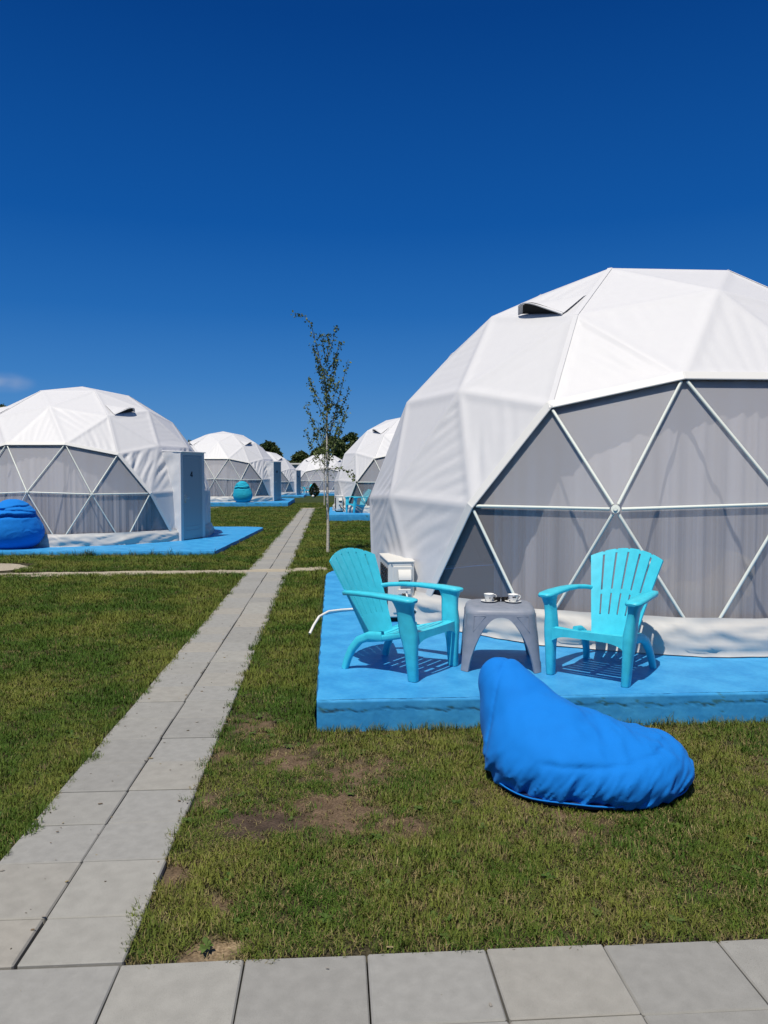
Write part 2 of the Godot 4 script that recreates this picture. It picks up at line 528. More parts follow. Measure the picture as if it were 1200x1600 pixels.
# ---------------------------------------------------------------- painted concrete platforms
func platform(label, x0, x1, zf, zb, top, low, chamfer, step, turn = 0.0, at = Vector3.ZERO):
	var t = thing("concrete_platform", label, "platform", at, turn, "blue platforms under the dome tents")
	var nz = noise(61, 1.2, 4)
	var nf = noise(62, 14.0, 3)
	# top: a grid with a worn rounded edge
	var st := MB.new()
	st.color(Color.WHITE)
	st.smooth(true)
	var nx = int((x1 - x0) / (step * 4.0))
	var nzz = int((zf - zb) / (step * 4.0))
	var P = []
	for i in nx + 1:
		var col = []
		for j in nzz + 1:
			var x = lerpf(x0, x1, float(i) / nx)
			var z = lerpf(zf, zb, float(j) / nzz)
			# the far corners are cut round
			var k = clampf((zb + chamfer - z) / chamfer, 0.0, 1.0)
			var inset = chamfer * (1.0 - sqrt(maxf(0.0, 1.0 - k * k)))
			x = clampf(x, x0 + inset, x1 - inset)
			col.append(Vector3(x + (nz.get_noise_2d(z * 3.0, 7.0) * 0.014 if i == 0 or i == nx else 0.0), top + nz.get_noise_2d(x, z) * 0.003, z + (nf.get_noise_2d(x * 0.6, 3.0) * 0.012 if j == 0 else 0.0)))
		P.append(col)
	for i in nx:
		for j in nzz:
			st.quad(P[i][j], P[i + 1][j], P[i + 1][j + 1], P[i][j + 1], Vector3.UP)
	put("top_surface", st, M.paint, t)
	# front face: two pours with a ragged crack between, formwork joints, chips
	var fr := MB.new()
	fr.smooth(true)
	var cols = int((x1 - x0) / step)
	var rows = 26 if step < 0.05 else 5
	var G = []
	var C = []
	for i in cols + 1:
		var x = lerpf(x0, x1, float(i) / cols)
		var gc = []
		var cc = []
		var crack = top - 0.075 + nz.get_noise_2d(x * 2.2, 0.0) * 0.03 + nf.get_noise_2d(x, 0.0) * 0.012
		for j in rows + 1:
			var v = float(j) / rows
			var y = lerpf(top - 0.001, low, v)
			var z = zf + 0.008 + nz.get_noise_2d(x * 3.0, y * 4.0) * 0.0025
			var c = Color(1.0, 1.36, 1.3)  # brighter than the top: extra light on the front put into the tint
			if j == 0: z = zf - 0.004 + nf.get_noise_2d(x * 0.6, 3.0) * 0.012
			var dc = absf(y - crack)
			if dc < 0.006:
				z -= 0.004 * maxf(0.0, 0.5 + nf.get_noise_2d(x * 2.0, 5.0))
				if nz.get_noise_2d(x * 1.7, 30.0) > -0.05: c = c.lerp(Color(0.9, 0.25, 0.15), clampf(nf.get_noise_2d(x * 0.8, 60.0) * 2.0 + 0.4, 0.0, 0.85))
			if y > crack: z += 0.003
			var chip = nf.get_noise_2d(x * 0.8 + 40.0, y * 2.0) * 0.8 + nz.get_noise_2d(x * 2.0, 77.0) * 0.5 + clampf(1.0 - absf(y - crack - 0.012) / 0.022, 0, 1) * 0.55 + (0.16 if x > 1.9 + x0 else -0.12)
			if chip > 0.62 and j > 0 and j < rows - 2:
				c = c.lerp(Color(2.6, 0.38, 0.13), 0.75)
				z -= 0.0015
			var wob = fposmod(x - x0, 1.24)
			if wob < step * 0.9 and j > 3: z -= 0.003
			gc.append(Vector3(x, y, z))
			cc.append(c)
		G.append(gc)
		C.append(cc)
	for i in cols:
		for j in rows:
			var idx = [[i, j], [i + 1, j], [i + 1, j + 1], [i, j], [i + 1, j + 1], [i, j + 1]]
			for q in idx:
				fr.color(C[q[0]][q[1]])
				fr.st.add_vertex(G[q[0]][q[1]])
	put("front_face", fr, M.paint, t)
	for side in [0, 1]:
		var sd := MB.new()
		sd.color(Color.WHITE)
		sd.smooth(true)
		var e = P[0] if side == 0 else P[nx]
		var out = Vector3.LEFT if side == 0 else Vector3.RIGHT
		for j in nzz:
			var a = e[j]
			var b = e[j + 1]
			for r in 3:
				var ya = lerpf(1.0, 0.0, r / 3.0)
				var yb = lerpf(1.0, 0.0, (r + 1) / 3.0)
				var f = func(p, y, rr): return Vector3(p.x + (0.0 if rr == 0 else out.x * (0.01 + nf.get_noise_2d(p.z * 0.5, y * 3.0) * 0.01)), lerpf(low, p.y, y), p.z)
				sd.quad(f.call(a, ya, r), f.call(b, ya, r), f.call(b, yb, r + 1), f.call(a, yb, r + 1), out)
		put("side_face", sd, M.paint, t)
	var bk := MB.new()
	bk.color(Color.WHITE)
	bk.smooth(false)
	bk.quad(Vector3(x0 + chamfer, top, zb), Vector3(x1 - chamfer, top, zb), Vector3(x1 - chamfer, low, zb), Vector3(x0 + chamfer, low, zb), Vector3.FORWARD)
	put("back_face", bk, M.paint, t)
	return t

func make_platforms():
	platform("large light blue concrete platform in the right foreground, with cracked front edge", -0.118, 7.7, -5.17, -13.2, 0.22, -0.05, 1.6, 0.022)
	platform("light blue concrete platform under the left dome tent with the door marked 4", -4.4, 4.4, 4.35, -3.5, 0.09, -0.06, 0.6, 0.05, deg_to_rad(-3.0), Vector3(-6.73, 0, -21.31))
	platform("light blue platform beside the path with the turquoise bean bag on it", -10.6, -2.45, -41.7, -49.5, 0.22, -0.05, 0.6, 0.1)
	platform("light blue platform behind the birch trunk on the right, under the half hidden dome", -0.17, 7.6, -28.7, -36.3, 0.24, -0.05, 1.2, 0.07)
	platform("blue platform of the third dome on the left, mostly hidden", -10.4, -2.6, -67.4, -75.0, -0.12, -0.4, 0.6, 0.2)
	platform("farthest blue platform at the end of the lawn, under the small round dome", -4.6, 3.6, -74.6, -83.5, -0.12, -0.4, 0.6, 0.2)

# ---------------------------------------------------------------- geodesic dome tents
const R := 3.4
const CY := 0.642
var V3 = []
var F3 = []

func ico3():
	var V = [Vector3.UP]
	var a1 = atan(0.5)
	for i in 5:
		var a = deg_to_rad(72.0 * i - 36.0)
		V.append(Vector3(sin(a) * cos(a1), sin(a1), cos(a) * cos(a1)))
	for i in 5:
		var a = deg_to_rad(72.0 * i)
		V.append(Vector3(sin(a) * cos(a1), -sin(a1), cos(a) * cos(a1)))
	V.append(Vector3.DOWN)
	var faces = []
	for i in 12:
		for j in range(i + 1, 12):
			for k in range(j + 1, 12):
				if V[i].distance_to(V[j]) < 1.1 and V[j].distance_to(V[k]) < 1.1 and V[i].distance_to(V[k]) < 1.1:
					faces.append([i, j, k])
	var add = func(q):
		q = q.normalized()
		for n in V3.size():
			if V3[n].distance_to(q) < 0.001: return n
		V3.append(q)
		return V3.size() - 1
	for f in faces:
		var g = {}
		for a in 4:
			for b in 4 - a:
				g[Vector2i(a, b)] = add.call(V[f[0]] * (3 - a - b) + V[f[1]] * a + V[f[2]] * b)
		for a in 3:
			for b in 3 - a:
				F3.append([g[Vector2i(a, b)], g[Vector2i(a + 1, b)], g[Vector2i(a, b + 1)]])
				if a + b < 2:
					F3.append([g[Vector2i(a + 1, b)], g[Vector2i(a + 1, b + 1)], g[Vector2i(a, b + 1)]])

func at3(i, k = 1.0):
	return Vector3(0, CY, 0) + V3[i] * R * k

func row3(i):
	var y = V3[i].y
	return 0 if y > 0.97 else 1 if y > 0.9 else 2 if y > 0.7 else 3 if y > 0.4 else 4 if y > 0.0 else 5 if y > -0.3 else 9

func az3(i):
	return rad_to_deg(atan2(V3[i].x, V3[i].z))

func in_window(i):
	var r = row3(i)
	var lim = [-1, -1, -1, 37.0, 49.0, 61.0][r] if r < 6 else -1.0
	return absf(az3(i)) < lim

func ekey(a, b):
	return Vector2i(mini(a, b), maxi(a, b))

func make_dome(label):
	ico3()
	var t = thing("dome_tent", label, "dome tent", Vector3.ZERO, 0.0, "white geodesic dome tents")
	var cover = []
	var window = []
	for f in F3:
		if row3(f[0]) > 5 or row3(f[1]) > 5 or row3(f[2]) > 5: continue
		if in_window(f[0]) and in_window(f[1]) and in_window(f[2]): window.append(f)
		else: cover.append(f)
	# normals along creases
	var fn = {}
	var en = {}
	var vn = {}
	for f in cover:
		var n = (at3(f[1]) - at3(f[0])).cross(at3(f[2]) - at3(f[0])).normalized()
		if n.dot(V3[f[0]]) < 0: n = -n
		fn[f] = n
		for k in 3:
			var e = ekey(f[k], f[(k + 1) % 3])
			en[e] = en.get(e, Vector3.ZERO) + n
			vn[f[k]] = vn.get(f[k], Vector3.ZERO) + n
	var wr = noise(71, 1.0, 3)
	var wr2 = noise(72, 1.0, 2)
	var fi = 0
	for f in cover:
		fi += 1
		var N = 34
		var a = at3(f[0])
		var b = at3(f[1])
		var c = at3(f[2])
		var n = fn[f]
		var mid = (a + b + c) / 3.0
		var az = rad_to_deg(atan2(mid.x, mid.z))
		var slack = 0.6
		if mid.y < 2.3 and az > 38.0 and az < 100.0: slack = 4.6
		elif mid.y < 2.2: slack = 1.3
		elif fi % 5 == 0: slack = 1.3
		# folds run towards one corner of the piece
		var ux = (b - a).normalized()
		var ang = [0.5, 1.1, 2.1, 2.6][fi % 4]
		var dirn = ux.rotated(n, ang)
		if slack > 3.0:
			var east = Vector3(cos(deg_to_rad(az)), 0, -sin(deg_to_rad(az)))
			dirn = (east * 0.55 + n.cross(east) * (1.0 if n.cross(east).y > 0 else -1.0) * [0.8, 0.5, 1.2][fi % 3]).normalized()
		var across = n.cross(dirn)
		var pts = {}
		for i in N + 1:
			for j in N + 1 - i:
				var u = float(i) / N
				var v = float(j) / N
				var w = 1.0 - u - v
				var p = a * w + b * u + c * v
				var m = minf(u, minf(v, w))
				var fade = smoothstep(0.0, 0.09, m)
				var s = p.dot(dirn)
				var q = p.dot(across)
				var ridge = 1.0 - 2.0 * absf(wr.get_noise_3d(s * 0.4 + fi * 3.0, q * 4.5, 0.0))
				var patchy = clampf(wr2.get_noise_3d(s * 0.5, q * 0.9, fi * 2.0) + 0.4, 0.0, 1.0)
				var wave = sin(q * (27.0 + 9.0 * float(fi % 3)) + wr2.get_noise_2d(s * 0.6, q * 0.8 + fi) * 4.0)
				var d = ((ridge - 0.55) * 0.008 + wave * 0.0042) * slack * patchy * fade - 0.012 * fade
				pts[Vector2i(i, j)] = p + n * d
		var st := SurfaceTool.new()
		st.begin(Mesh.PRIMITIVE_TRIANGLES)
		var index = {}
		for i in N + 1:
			for j in N + 1 - i:
				var key = Vector2i(i, j)
				var g = func(di, dj): return pts.get(Vector2i(i + di, j + dj), pts[key])
				var nn = (g.call(1, 0) - g.call(-1, 0)).cross(g.call(0, 1) - g.call(0, -1))
				if nn.length() < 1e-9: nn = n
				if nn.dot(n) < 0: nn = -nn
				nn = nn.normalized()
				var k = N - i - j
				var onedge = Vector3.ZERO
				if (i == 0 and j == 0) or (i == N) or (j == N):
					onedge = vn[f[0] if k == N else f[1] if i == N else f[2]]
				elif i == 0: onedge = en[ekey(f[0], f[2])]
				elif j == 0: onedge = en[ekey(f[0], f[1])]
				elif k == 0: onedge = en[ekey(f[1], f[2])]
				if onedge != Vector3.ZERO: nn = onedge.normalized()
				st.set_normal(nn)
				index[key] = index.size()
				st.add_vertex(pts[key])
		var flip = (b - a).cross(c - a).dot(n) > 0
		for i in N:
			for j in N - i:
				var q1 = index[Vector2i(i, j)]
				var q2 = index[Vector2i(i + 1, j)]
				var q3 = index[Vector2i(i, j + 1)]
				for ix in ([q1, q3, q2] if flip else [q1, q2, q3]): st.add_index(ix)
				if i + j < N - 1:
					var q4 = index[Vector2i(i + 1, j + 1)]
					for ix in ([q2, q3, q4] if flip else [q2, q4, q3]): st.add_index(ix)
		put("cover_panel", st.commit(), M.white, t)
	# dark inner shell, added so the interior stays black; then the floor
	var li := MB.new()
	li.smooth(false)
	for f in cover:
		var k = 0.985
		li.tri(at3(f[0], k), at3(f[1], k), at3(f[2], k), V3[f[0]])
	put("added_dark_shell", li, M.inner_dark, t)
	var fl := MB.new()
	fl.lathe([Vector2(0, 0.03), Vector2(3.2, 0.03), Vector2(3.2, 0.0)].duplicate(), 30)
	put("floor", fl, M.floor, t)
	# window film and its tubes
	for f in window:
		var m := MB.new()
		m.smooth(false)
		m.tri(at3(f[0], 0.988), at3(f[1], 0.988), at3(f[2], 0.988), V3[f[0]])
		put("window_pane", m, M.pane if (V3[f[0]] + V3[f[1]] + V3[f[2]]).y > 0.2 else M.pane_low, t)
	var seen := {}
	var hubs := {}
	for f in window:
		for k in 3:
			var e = ekey(f[k], f[(k + 1) % 3])
			if seen.has(e): continue
			seen[e] = true
			var border = en.has(e)
			if row3(e.x) == 5 and row3(e.y) == 5: continue
			var p = at3(e.x, 0.997)
			var q = at3(e.y, 0.997)
			var d = (q - p).normalized()
			var m := MB.new()
			if border:
				# the welt of the cover along the window
				var o = (V3[e.x] + V3[e.y]).normalized()
				var sd = d.cross(o).normalized()
				m.bevel((at3(e.x) + at3(e.y)) * 0.5 + o * 0.012, Vector3(0.085, 0.014, (q - p).length() + 0.03), 0.005, Basis(sd, o, d))
				put("window_welt", m, M.hem, t)
			else:
				m.tube([p + d * 0.05, q - d * 0.05], 0.0145, 8)
				put("window_strut", m, M.strut, t)
				for x in [e.x, e.y]:
					if row3(x) == 4 and absf(az3(x)) < 30.0: hubs[x] = true
	for h in hubs:
		var m := MB.new()
		var nrm = V3[h]
		m.tube([at3(h, 0.992), at3(h, 1.003)], 0.038, 14)
		m.tube([at3(h, 1.003), at3(h, 1.007)], 0.018, 8)
		put("strut_hub", m, M.strut, t)
	# welded seams
	for k in 5:
		var chain = []
		for rr in [1, 2, 3]:
			for i in V3.size():
				if row3(i) == rr and absf(angle_difference(deg_to_rad(az3(i)), deg_to_rad(72.0 * k - 36.0))) < 0.05: chain.append(i)
		for j in chain.size() - 1:
			var p = at3(chain[j], 1.0)
			var q = at3(chain[j + 1], 1.0)
			var o = (V3[chain[j]] + V3[chain[j + 1]]).normalized()
			var d = (q - p).normalized()
			var m := MB.new()
			m.bevel((p + q) * 0.5 + o * 0.001, Vector3(0.055, 0.006, (q - p).length()), 0.002, Basis(d.cross(o).normalized(), d.cross(o).normalized().cross(d) * -1.0, d))
			put("seam_strip", m, M.white, t)
	# ruffled skirt on the platform
	var nk = noise(81, 1.0, 3)
	var sk := MB.new()
	sk.smooth(true)
	var nu = 420
	var nv = 12
	var S = []
	for i in nu:
		var a = TAU * i / nu
		var q = fposmod(rad_to_deg(a) + 12.0, 24.0) - 12.0
		var rp = 3.345 * cos(deg_to_rad(12.0)) / cos(deg_to_rad(q))
		var col = []
		for j in nv + 1:
			var v = float(j) / nv
			var x = sin(a)
			var z = cos(a)
			var wob = (0.45 - 1.6 * absf(wr2.get_noise_3d(x * 4.2 + v * 0.8, v * 0.9, z * 4.2 - v * 0.5))) * 0.040 + (0.3 - absf(wr2.get_noise_3d(x * 9.0 - v * 1.3, v * 0.7 + 5.0, z * 9.0))) * 0.022
			var rr = rp + 0.03 + 0.05 * v + (0.03 * sin(v * PI) + maxf(wob, -0.012) * 1.35 * (1.0 - 0.4 * v)) * smoothstep(0.0, 0.25, v)
			if v > 0.93: rr += 0.02
			rr = maxf(rr, rp + 0.028)
			col.append(Vector3(x * rr, lerpf(0.315, 0.005, v) + (nk.get_noise_3d(x * 5.0, 9.0, z * 5.0) * 0.012 if j == 0 else 0.0), z * rr))
		S.append(col)
	for i in nu:
		for j in nv:
			var a = S[i][j]
			var b = S[(i + 1) % nu][j]
			sk.quad(a, b, S[(i + 1) % nu][j + 1], S[i][j + 1], Vector3(a.x, 1.0, a.z))
	put("skirt", sk, M.skirt, t)
	# curtain behind the film
	var cu := MB.new()
	cu.smooth(true)
	var nc = noise(91, 1.0, 2)
	var K = []
	for i in 401:
		var az = lerpf(-51.0, 57.0, i / 400.0)
		var fold = sin(az * 1.9 + nc.get_noise_1d(az * 0.05) * 6.0) * 0.016 + nc.get_noise_1d(az * 0.35) * 0.035
		var col = []
		for j in 7:
			var v = j / 6.0
			var rr = 2.74 + fold * (0.55 + 0.45 * v)
			col.append(Vector3(sin(deg_to_rad(az)) * rr, lerpf(lerpf(2.36, 2.12, clampf((absf(az) - 13.6) / 22.4, 0.0, 1.0)), 0.06, v), cos(deg_to_rad(az)) * rr))
		K.append(col)
	for i in 400:
		for j in 6:
			var tone = 0.84 + nc.get_noise_1d(i * 0.05 + 40.0) * 0.42 + nc.get_noise_1d(i * 0.4) * 0.14
			cu.color(Color(tone, tone, tone))
			cu.quad(K[i][j], K[i + 1][j], K[i + 1][j + 1], K[i][j + 1], Vector3(K[i][j].x, 0, K[i][j].z))
	put("curtain", cu, M.curtain, t)
	# roof vents with a raised hood
	for s in [-1.0, 1.0]:
		var pick = func(rr, az):
			var best = 0
			var bd = 9.0
			for i in V3.size():
				if row3(i) == rr and absf(angle_difference(deg_to_rad(az3(i)), deg_to_rad(az))) < bd:
					bd = absf(angle_difference(deg_to_rad(az3(i)), deg_to_rad(az)))
					best = i
			return at3(best)
		var A = pick.call(1, 36.0 * s)
		var D = pick.call(2, 36.0 * s)
		var E = pick.call(2, 72.0 * s)
		var n = (D - A).cross(E - A).normalized()
		if n.y < 0: n = -n
		var p = E.lerp(D, 0.36) + n * 0.012
		var q = E.lerp(D, 0.86) + n * 0.012
		var apex = E.lerp(D, 0.92).lerp(A, 0.42) + n * 0.006
		var m := MB.new()
		var arcs = []
		for r in 9:
			var w = r / 8.0
			var arc = []
			for k in 15:
				var u = k / 14.0
				var hump = pow(sin(PI * pow(u, 0.5)), 0.9) * 0.13 * pow(1.0 - w, 1.3)
				arc.append(p.lerp(q, u).lerp(apex, w) + n * (hump + 0.006 * sin(w * 14.0 + u * 6.0) * (1.0 - w) * sin(PI * u)))
			arcs.append(arc)
		m.st.set_smooth_group(1)
		for r in 8:
			for k in 14:
				m.quad(arcs[r][k], arcs[r][k + 1], arcs[r + 1][k + 1], arcs[r + 1][k], n)
		m.tube(arcs[0], 0.009, 6)
		var v = put("vent_hood", m, M.white, t)
		var o := MB.new()
		o.smooth(false)
		for k in 14:
			var inn = (apex - (p + q) * 0.5) * 0.06
			o.quad(arcs[0][k] + inn - n * 0.004, arcs[0][k + 1] + inn - n * 0.004, p.lerp(q, (k + 1) / 14.0) + inn - n * 0.004, p.lerp(q, k / 14.0) + inn - n * 0.004, -inn)
		put("vent_mesh", o, M.dark, v)
	# entrance: a fabric porch with a door leaf
	var da = deg_to_rad(70.0)
	var dn = Vector3(sin(da), 0, cos(da))
	var dt = Vector3(cos(da), 0, -sin(da))
	var B = Basis(dt, Vector3.UP, dn)
	var off = dt * 0.0
	var rd = 3.45
	var ent := MB.new()
	var nw = noise(95, 1.6, 3)
	for s in [-1.0, 1.0]:
		var wall = func(u, v):
			var p = dn * lerpf(2.3, rd, u) + dt * s * (0.51 + 0.02 * (1.0 - v)) + Vector3.UP * v * 2.24
			return p + dt * nw.get_noise_2d(u * 1.6 + s, v * 2.6) * 0.05 * sin(PI * u) * s
		ent.sheet(wall, 0.0, 1.0, 0.0, 1.0, 24, 30, 0.012)
	ent.bevel(dn * 2.92 + Vector3.UP * 2.262, Vector3(1.07, 0.03, 1.16), 0.012, B * Basis(Vector3.RIGHT, 0.03))
	for s in [-1.0, 1.0]:
		ent.bevel(dn * (rd - 0.01) + dt * s * 0.47 + Vector3.UP * 1.12, Vector3(0.11, 2.24, 0.02), 0.006, B)
	ent.bevel(dn * (rd - 0.01) + Vector3.UP * 2.205, Vector3(0.83, 0.09, 0.02), 0.006, B)
	put("entrance_porch", ent, M.white, t)
	var dr := MB.new()
	dr.bevel(dn * (rd - 0.03) + Vector3.UP * 1.10, Vector3(0.825, 2.12, 0.05), 0.006, B)
	for s in [-1.0, 1.0]:
		dr.bevel(dn * (rd - 0.005) + dt * s * 0.368 + Vector3.UP * 1.10, Vector3(0.085, 2.10, 0.016), 0.005, B)
	dr.bevel(dn * (rd - 0.005) + Vector3.UP * 2.11, Vector3(0.65, 0.085, 0.016), 0.005, B)
	dr.bevel(dn * (rd - 0.005) + Vector3.UP * 0.20, Vector3(0.65, 0.14, 0.016), 0.005, B)
	dr.bevel(dn * (rd - 0.005) + Vector3.UP * 0.36, Vector3(0.65, 0.03, 0.012), 0.004, B)
	var door = put("door", dr, M.door, t)
	var hd := MB.new()
	hd.bevel(dn * (rd + 0.006) - dt * 0.365 + Vector3.UP * 1.06, Vector3(0.035, 0.2, 0.012), 0.003, B)
	hd.tube([dn * (rd + 0.01) - dt * 0.365 + Vector3.UP * 1.09, dn * (rd + 0.055) - dt * 0.365 + Vector3.UP * 1.09], 0.011)
	hd.tube([dn * (rd + 0.055) - dt * 0.375 + Vector3.UP * 1.09, dn * (rd + 0.055) - dt * 0.24 + Vector3.UP * 1.09], 0.012)
	put("door_handle", hd, M.chrome, door)
	var plate := MB.new()
	plate.tube([dn * (rd - 0.006) - dt * 0.06 + Vector3.UP * 1.68, dn * (rd + 0.004) - dt * 0.06 + Vector3.UP * 1.68], 0.075, 16)
	put("number_plate", plate, M.ink, door)
	return t

func make_domes():
	var a = make_dome("largest white geodesic dome tent, on the blue platform behind the two turquoise chairs")
	var b = dup(a, "dome_tent", "white dome tent at far left with grey door marked 4", Vector3(-6.73, 0.065, -21.31), deg_to_rad(-3.9))
	dup(a, "dome_tent", "white dome tent with a turquoise bean bag before its window", Vector3(-6.46, 0.225, -45.86))
	dup(a, "dome_tent", "white dome tent half hidden by the largest one, behind the birch", Vector3(3.37, 0.215, -32.6))
	dup(a, "dome_tent", "white dome tent, mostly hidden, only its slope and door edge showing at the left", Vector3(-6.4, -0.15, -71.5))
	dup(a, "dome_tent", "smallest white dome tent at the end of the lawn, in front of dark trees", Vector3(-1.03, -0.15, -79.5))
	a.position = Vector3(3.79, 0.225, -9.514)
	# the left door carries a number instead of the plain round plate
	var door = b.get_node("door")
	var plate = door.get_node("number_plate")
	var tm := TextMesh.new()
	tm.text = "4"
	tm.font_size = 64
	tm.pixel_size = 0.0031
	tm.depth = 0.006
	var f := SystemFont.new()
	f.font_names = PackedStringArray(["Droid Sans"])
	f.font_weight = 700
	tm.font = f
	plate.mesh = tm
	plate.name = "door_number"
	var da = deg_to_rad(70.0)
	plate.position = Vector3(sin(da), 0, cos(da)) * 3.449 - Vector3(cos(da), 0, -sin(da)) * 0.06 + Vector3.UP * 1.68
	plate.rotation.y = da
	# what shows dimly through the curtain of the nearest tent
	var t = thing("tub_chair", "pale yellow padded chair seen dimly through the curtain of the largest dome", "armchair", Vector3(3.62, 0.26, -7.22), deg_to_rad(-20))
	var s := MB.new()
	s.loft([ring_rect(0, 0.05, 0, 0.30, 0.26, 10), ring_rect(0, 0.36, 0, 0.33, 0.29, 10), ring_rect(0, 0.42, 0, 0.28, 0.24, 10)])
	put("seat", s, M.beige, t)
	var bk := MB.new()
	var fnc = func(u, v):
		var an = u * 1.9
		var hh = 0.34 + v * (0.42 - 0.22 * u * u)
		return Vector3(sin(an) * (0.34 + 0.04 * v), hh, -cos(an) * 0.30 + 0.02)
	bk.sheet(fnc, -1.0, 1.0, 0.0, 1.0, 24, 8, 0.09)
	put("backrest", bk, M.beige, t)

# ring of points of a rounded rectangle in the xz plane
func ring_rect(x, y, z, hx, hz, n = 4):
	var r = []
	for k in n * 4:
		var a = TAU * (k + 0.5) / (n * 4)
		var c = cos(a)
		var s = sin(a)
		var q = pow(pow(absf(c), 5.0) + pow(absf(s), 5.0), -0.2)
		r.append(Vector3(x + c * q * hx, y, z + s * q * hz))
	return r

# rounded rectangle across a direction
func ring_at(p, d, side, hw, ht, n = 3):
	var up = d.cross(side).normalized()
	var r = []
	for k in n * 4:
		var a = TAU * (k + 0.5) / (n * 4)
		var c = cos(a)
		var s = sin(a)
		var q = pow(pow(absf(c), 5.0) + pow(absf(s), 5.0), -0.2)
		r.append(p + side * c * q * hw + up * s * q * ht)
	return r

func sweep(m, pts, side, hw, ht):
	var rings = []
	for i in pts.size():
		var d = (pts[mini(i + 1, pts.size() - 1)] - pts[maxi(i - 1, 0)]).normalized()
		rings.append(ring_at(pts[i], d, side, hw[i] if hw is Array else hw, ht[i] if ht is Array else ht))
	m.loft(rings)

# ---------------------------------------------------------------- chairs
func back_point(u, v):
	var w = lerpf(0.18, 0.30, pow(maxf(v, 0.0), 1.1))
	var vv = v * (1.0 - 0.11 * u * u)
	return Vector3(u * w, 0.235 + 0.70 * vv - 0.02 * vv * vv, -0.19 - 0.30 * vv + 0.035 * u * u * (0.6 + 0.4 * v) - 0.03 * vv * vv)

func seat_point(u, v):
	# v from the front edge to the back
	var w = lerpf(0.275, 0.20, v)
	return Vector3(u * w, 0.372 - 0.155 * v + 0.03 * v * v * v - 0.012 * (1.0 - u * u) - 0.02 * pow(maxf(0.0, 0.12 - v) / 0.12, 2.0), 0.345 - 0.55 * v)

func make_chair(label):
	var t = thing("garden_chair", label, "garden chair", Vector3.ZERO, 0.0, "turquoise plastic garden chairs")
	for s in [-1.0, 1.0]:
		var fl := MB.new()
		var rings = []
		for q in [[0.0, 0.292, 0.338, 0.026, 0.034], [0.01, 0.292, 0.338, 0.029, 0.037], [0.2, 0.300, 0.326, 0.033, 0.047], [0.30, 0.304, 0.316, 0.038, 0.062], [0.36, 0.306, 0.305, 0.040, 0.070], [0.45, 0.314, 0.292, 0.034, 0.066], [0.53, 0.326, 0.286, 0.032, 0.068], [0.575, 0.334, 0.282, 0.040, 0.080], [0.60, 0.338, 0.280, 0.048, 0.092]]:
			rings.append(ring_rect(q[1] * s, q[0], q[2], q[3], q[4], 4))
		fl.loft(rings)
		put("front_leg", fl, M.teal, t)
		var ar := MB.new()
		var ap = []
		var aw = []
		var ah = []
		for q in [[0.385, 0.600, 0.338, 0.030, 0.008], [0.375, 0.602, 0.338, 0.048, 0.016], [0.34, 0.604, 0.338, 0.060, 0.019], [0.2, 0.612, 0.338, 0.058, 0.019], [0.0, 0.616, 0.332, 0.046, 0.018], [-0.16, 0.612, 0.318, 0.038, 0.018], [-0.28, 0.602, 0.285, 0.034, 0.018], [-0.345, 0.590, 0.245, 0.026, 0.018]]:
			ap.append(Vector3(q[2] * s, q[1], q[0]))
			aw.append(q[3])
			ah.append(q[4])
		sweep(ar, ap, Vector3.RIGHT, aw, ah)
		put("armrest", ar, M.teal, t)
		var rl := MB.new()
		var rp = [Vector3(0.235 * s, 0.285, 0.02), Vector3(0.245 * s, 0.275, -0.10), Vector3(0.252 * s, 0.235, -0.19), Vector3(0.26 * s, 0.16, -0.255), Vector3(0.268 * s, 0.08, -0.292), Vector3(0.276 * s, 0.0, -0.315)]
		sweep(rl, rp, Vector3.RIGHT, [0.022, 0.024, 0.025, 0.025, 0.024, 0.023], [0.04, 0.036, 0.034, 0.03, 0.027, 0.025])
		put("rear_leg", rl, M.teal, t)
		var rail := MB.new()
		var sp = []
		for i in 7:
			var q = seat_point(s * 1.0, lerpf(0.05, 1.0, i / 6.0))
			sp.append(q + Vector3(s * 0.006, -0.014, 0))
		sweep(rail, sp, Vector3.RIGHT, 0.014, 0.024)
		put("side_rail", rail, M.teal, t)
	# front rail with an arched lower edge
	var fr := MB.new()
	var f = func(u, v):
		var arch = 0.055 + 0.055 * pow(absf(u), 5.0)
		return Vector3(u * 0.285, 0.362 - v * arch, 0.352 + 0.018 * (1.0 - u * u) + 0.006 * v)
	fr.sheet(f, -1.0, 1.0, 0.0, 1.0, 24, 5, 0.016)
	put("front_rail", fr, M.teal, t)
	for i in 7:
		var v0 = 0.0 + i * 0.142
		var m := MB.new()
		m.sheet(seat_point.bind(), -1.0, 1.0, v0, v0 + (0.112 if i > 0 else 0.085), 14, 4, 0.012)
		put("seat_slat", m, M.teal, t)
	var sp := MB.new()
	sp.sheet(seat_point.bind(), -0.09, 0.09, 0.02, 0.99, 3, 12, 0.009)
	put("seat_spine", sp, M.teal, t)
	# fan back: six slats and the bands that join them
	for i in 6:
		var u0 = -1.0 + i / 3.0 + 0.028
		var u1 = -1.0 + (i + 1) / 3.0 - 0.028
		if i == 0: u0 = -1.0
		if i == 5: u1 = 1.0
		var m := MB.new()
		m.sheet(back_point.bind(), u0, u1, 0.18, 1.0, 4, 14, 0.014)
		put("back_slat", m, M.teal, t)
	for q in [[0.0, 0.235], [0.475, 0.525], [0.955, 0.992]]:
		var m := MB.new()
		m.sheet(back_point.bind(), -0.99, 0.99, q[0], q[1], 24, 4, 0.009 if q[0] > 0.1 else 0.015)
		put("back_band", m, M.teal, t)
	return t

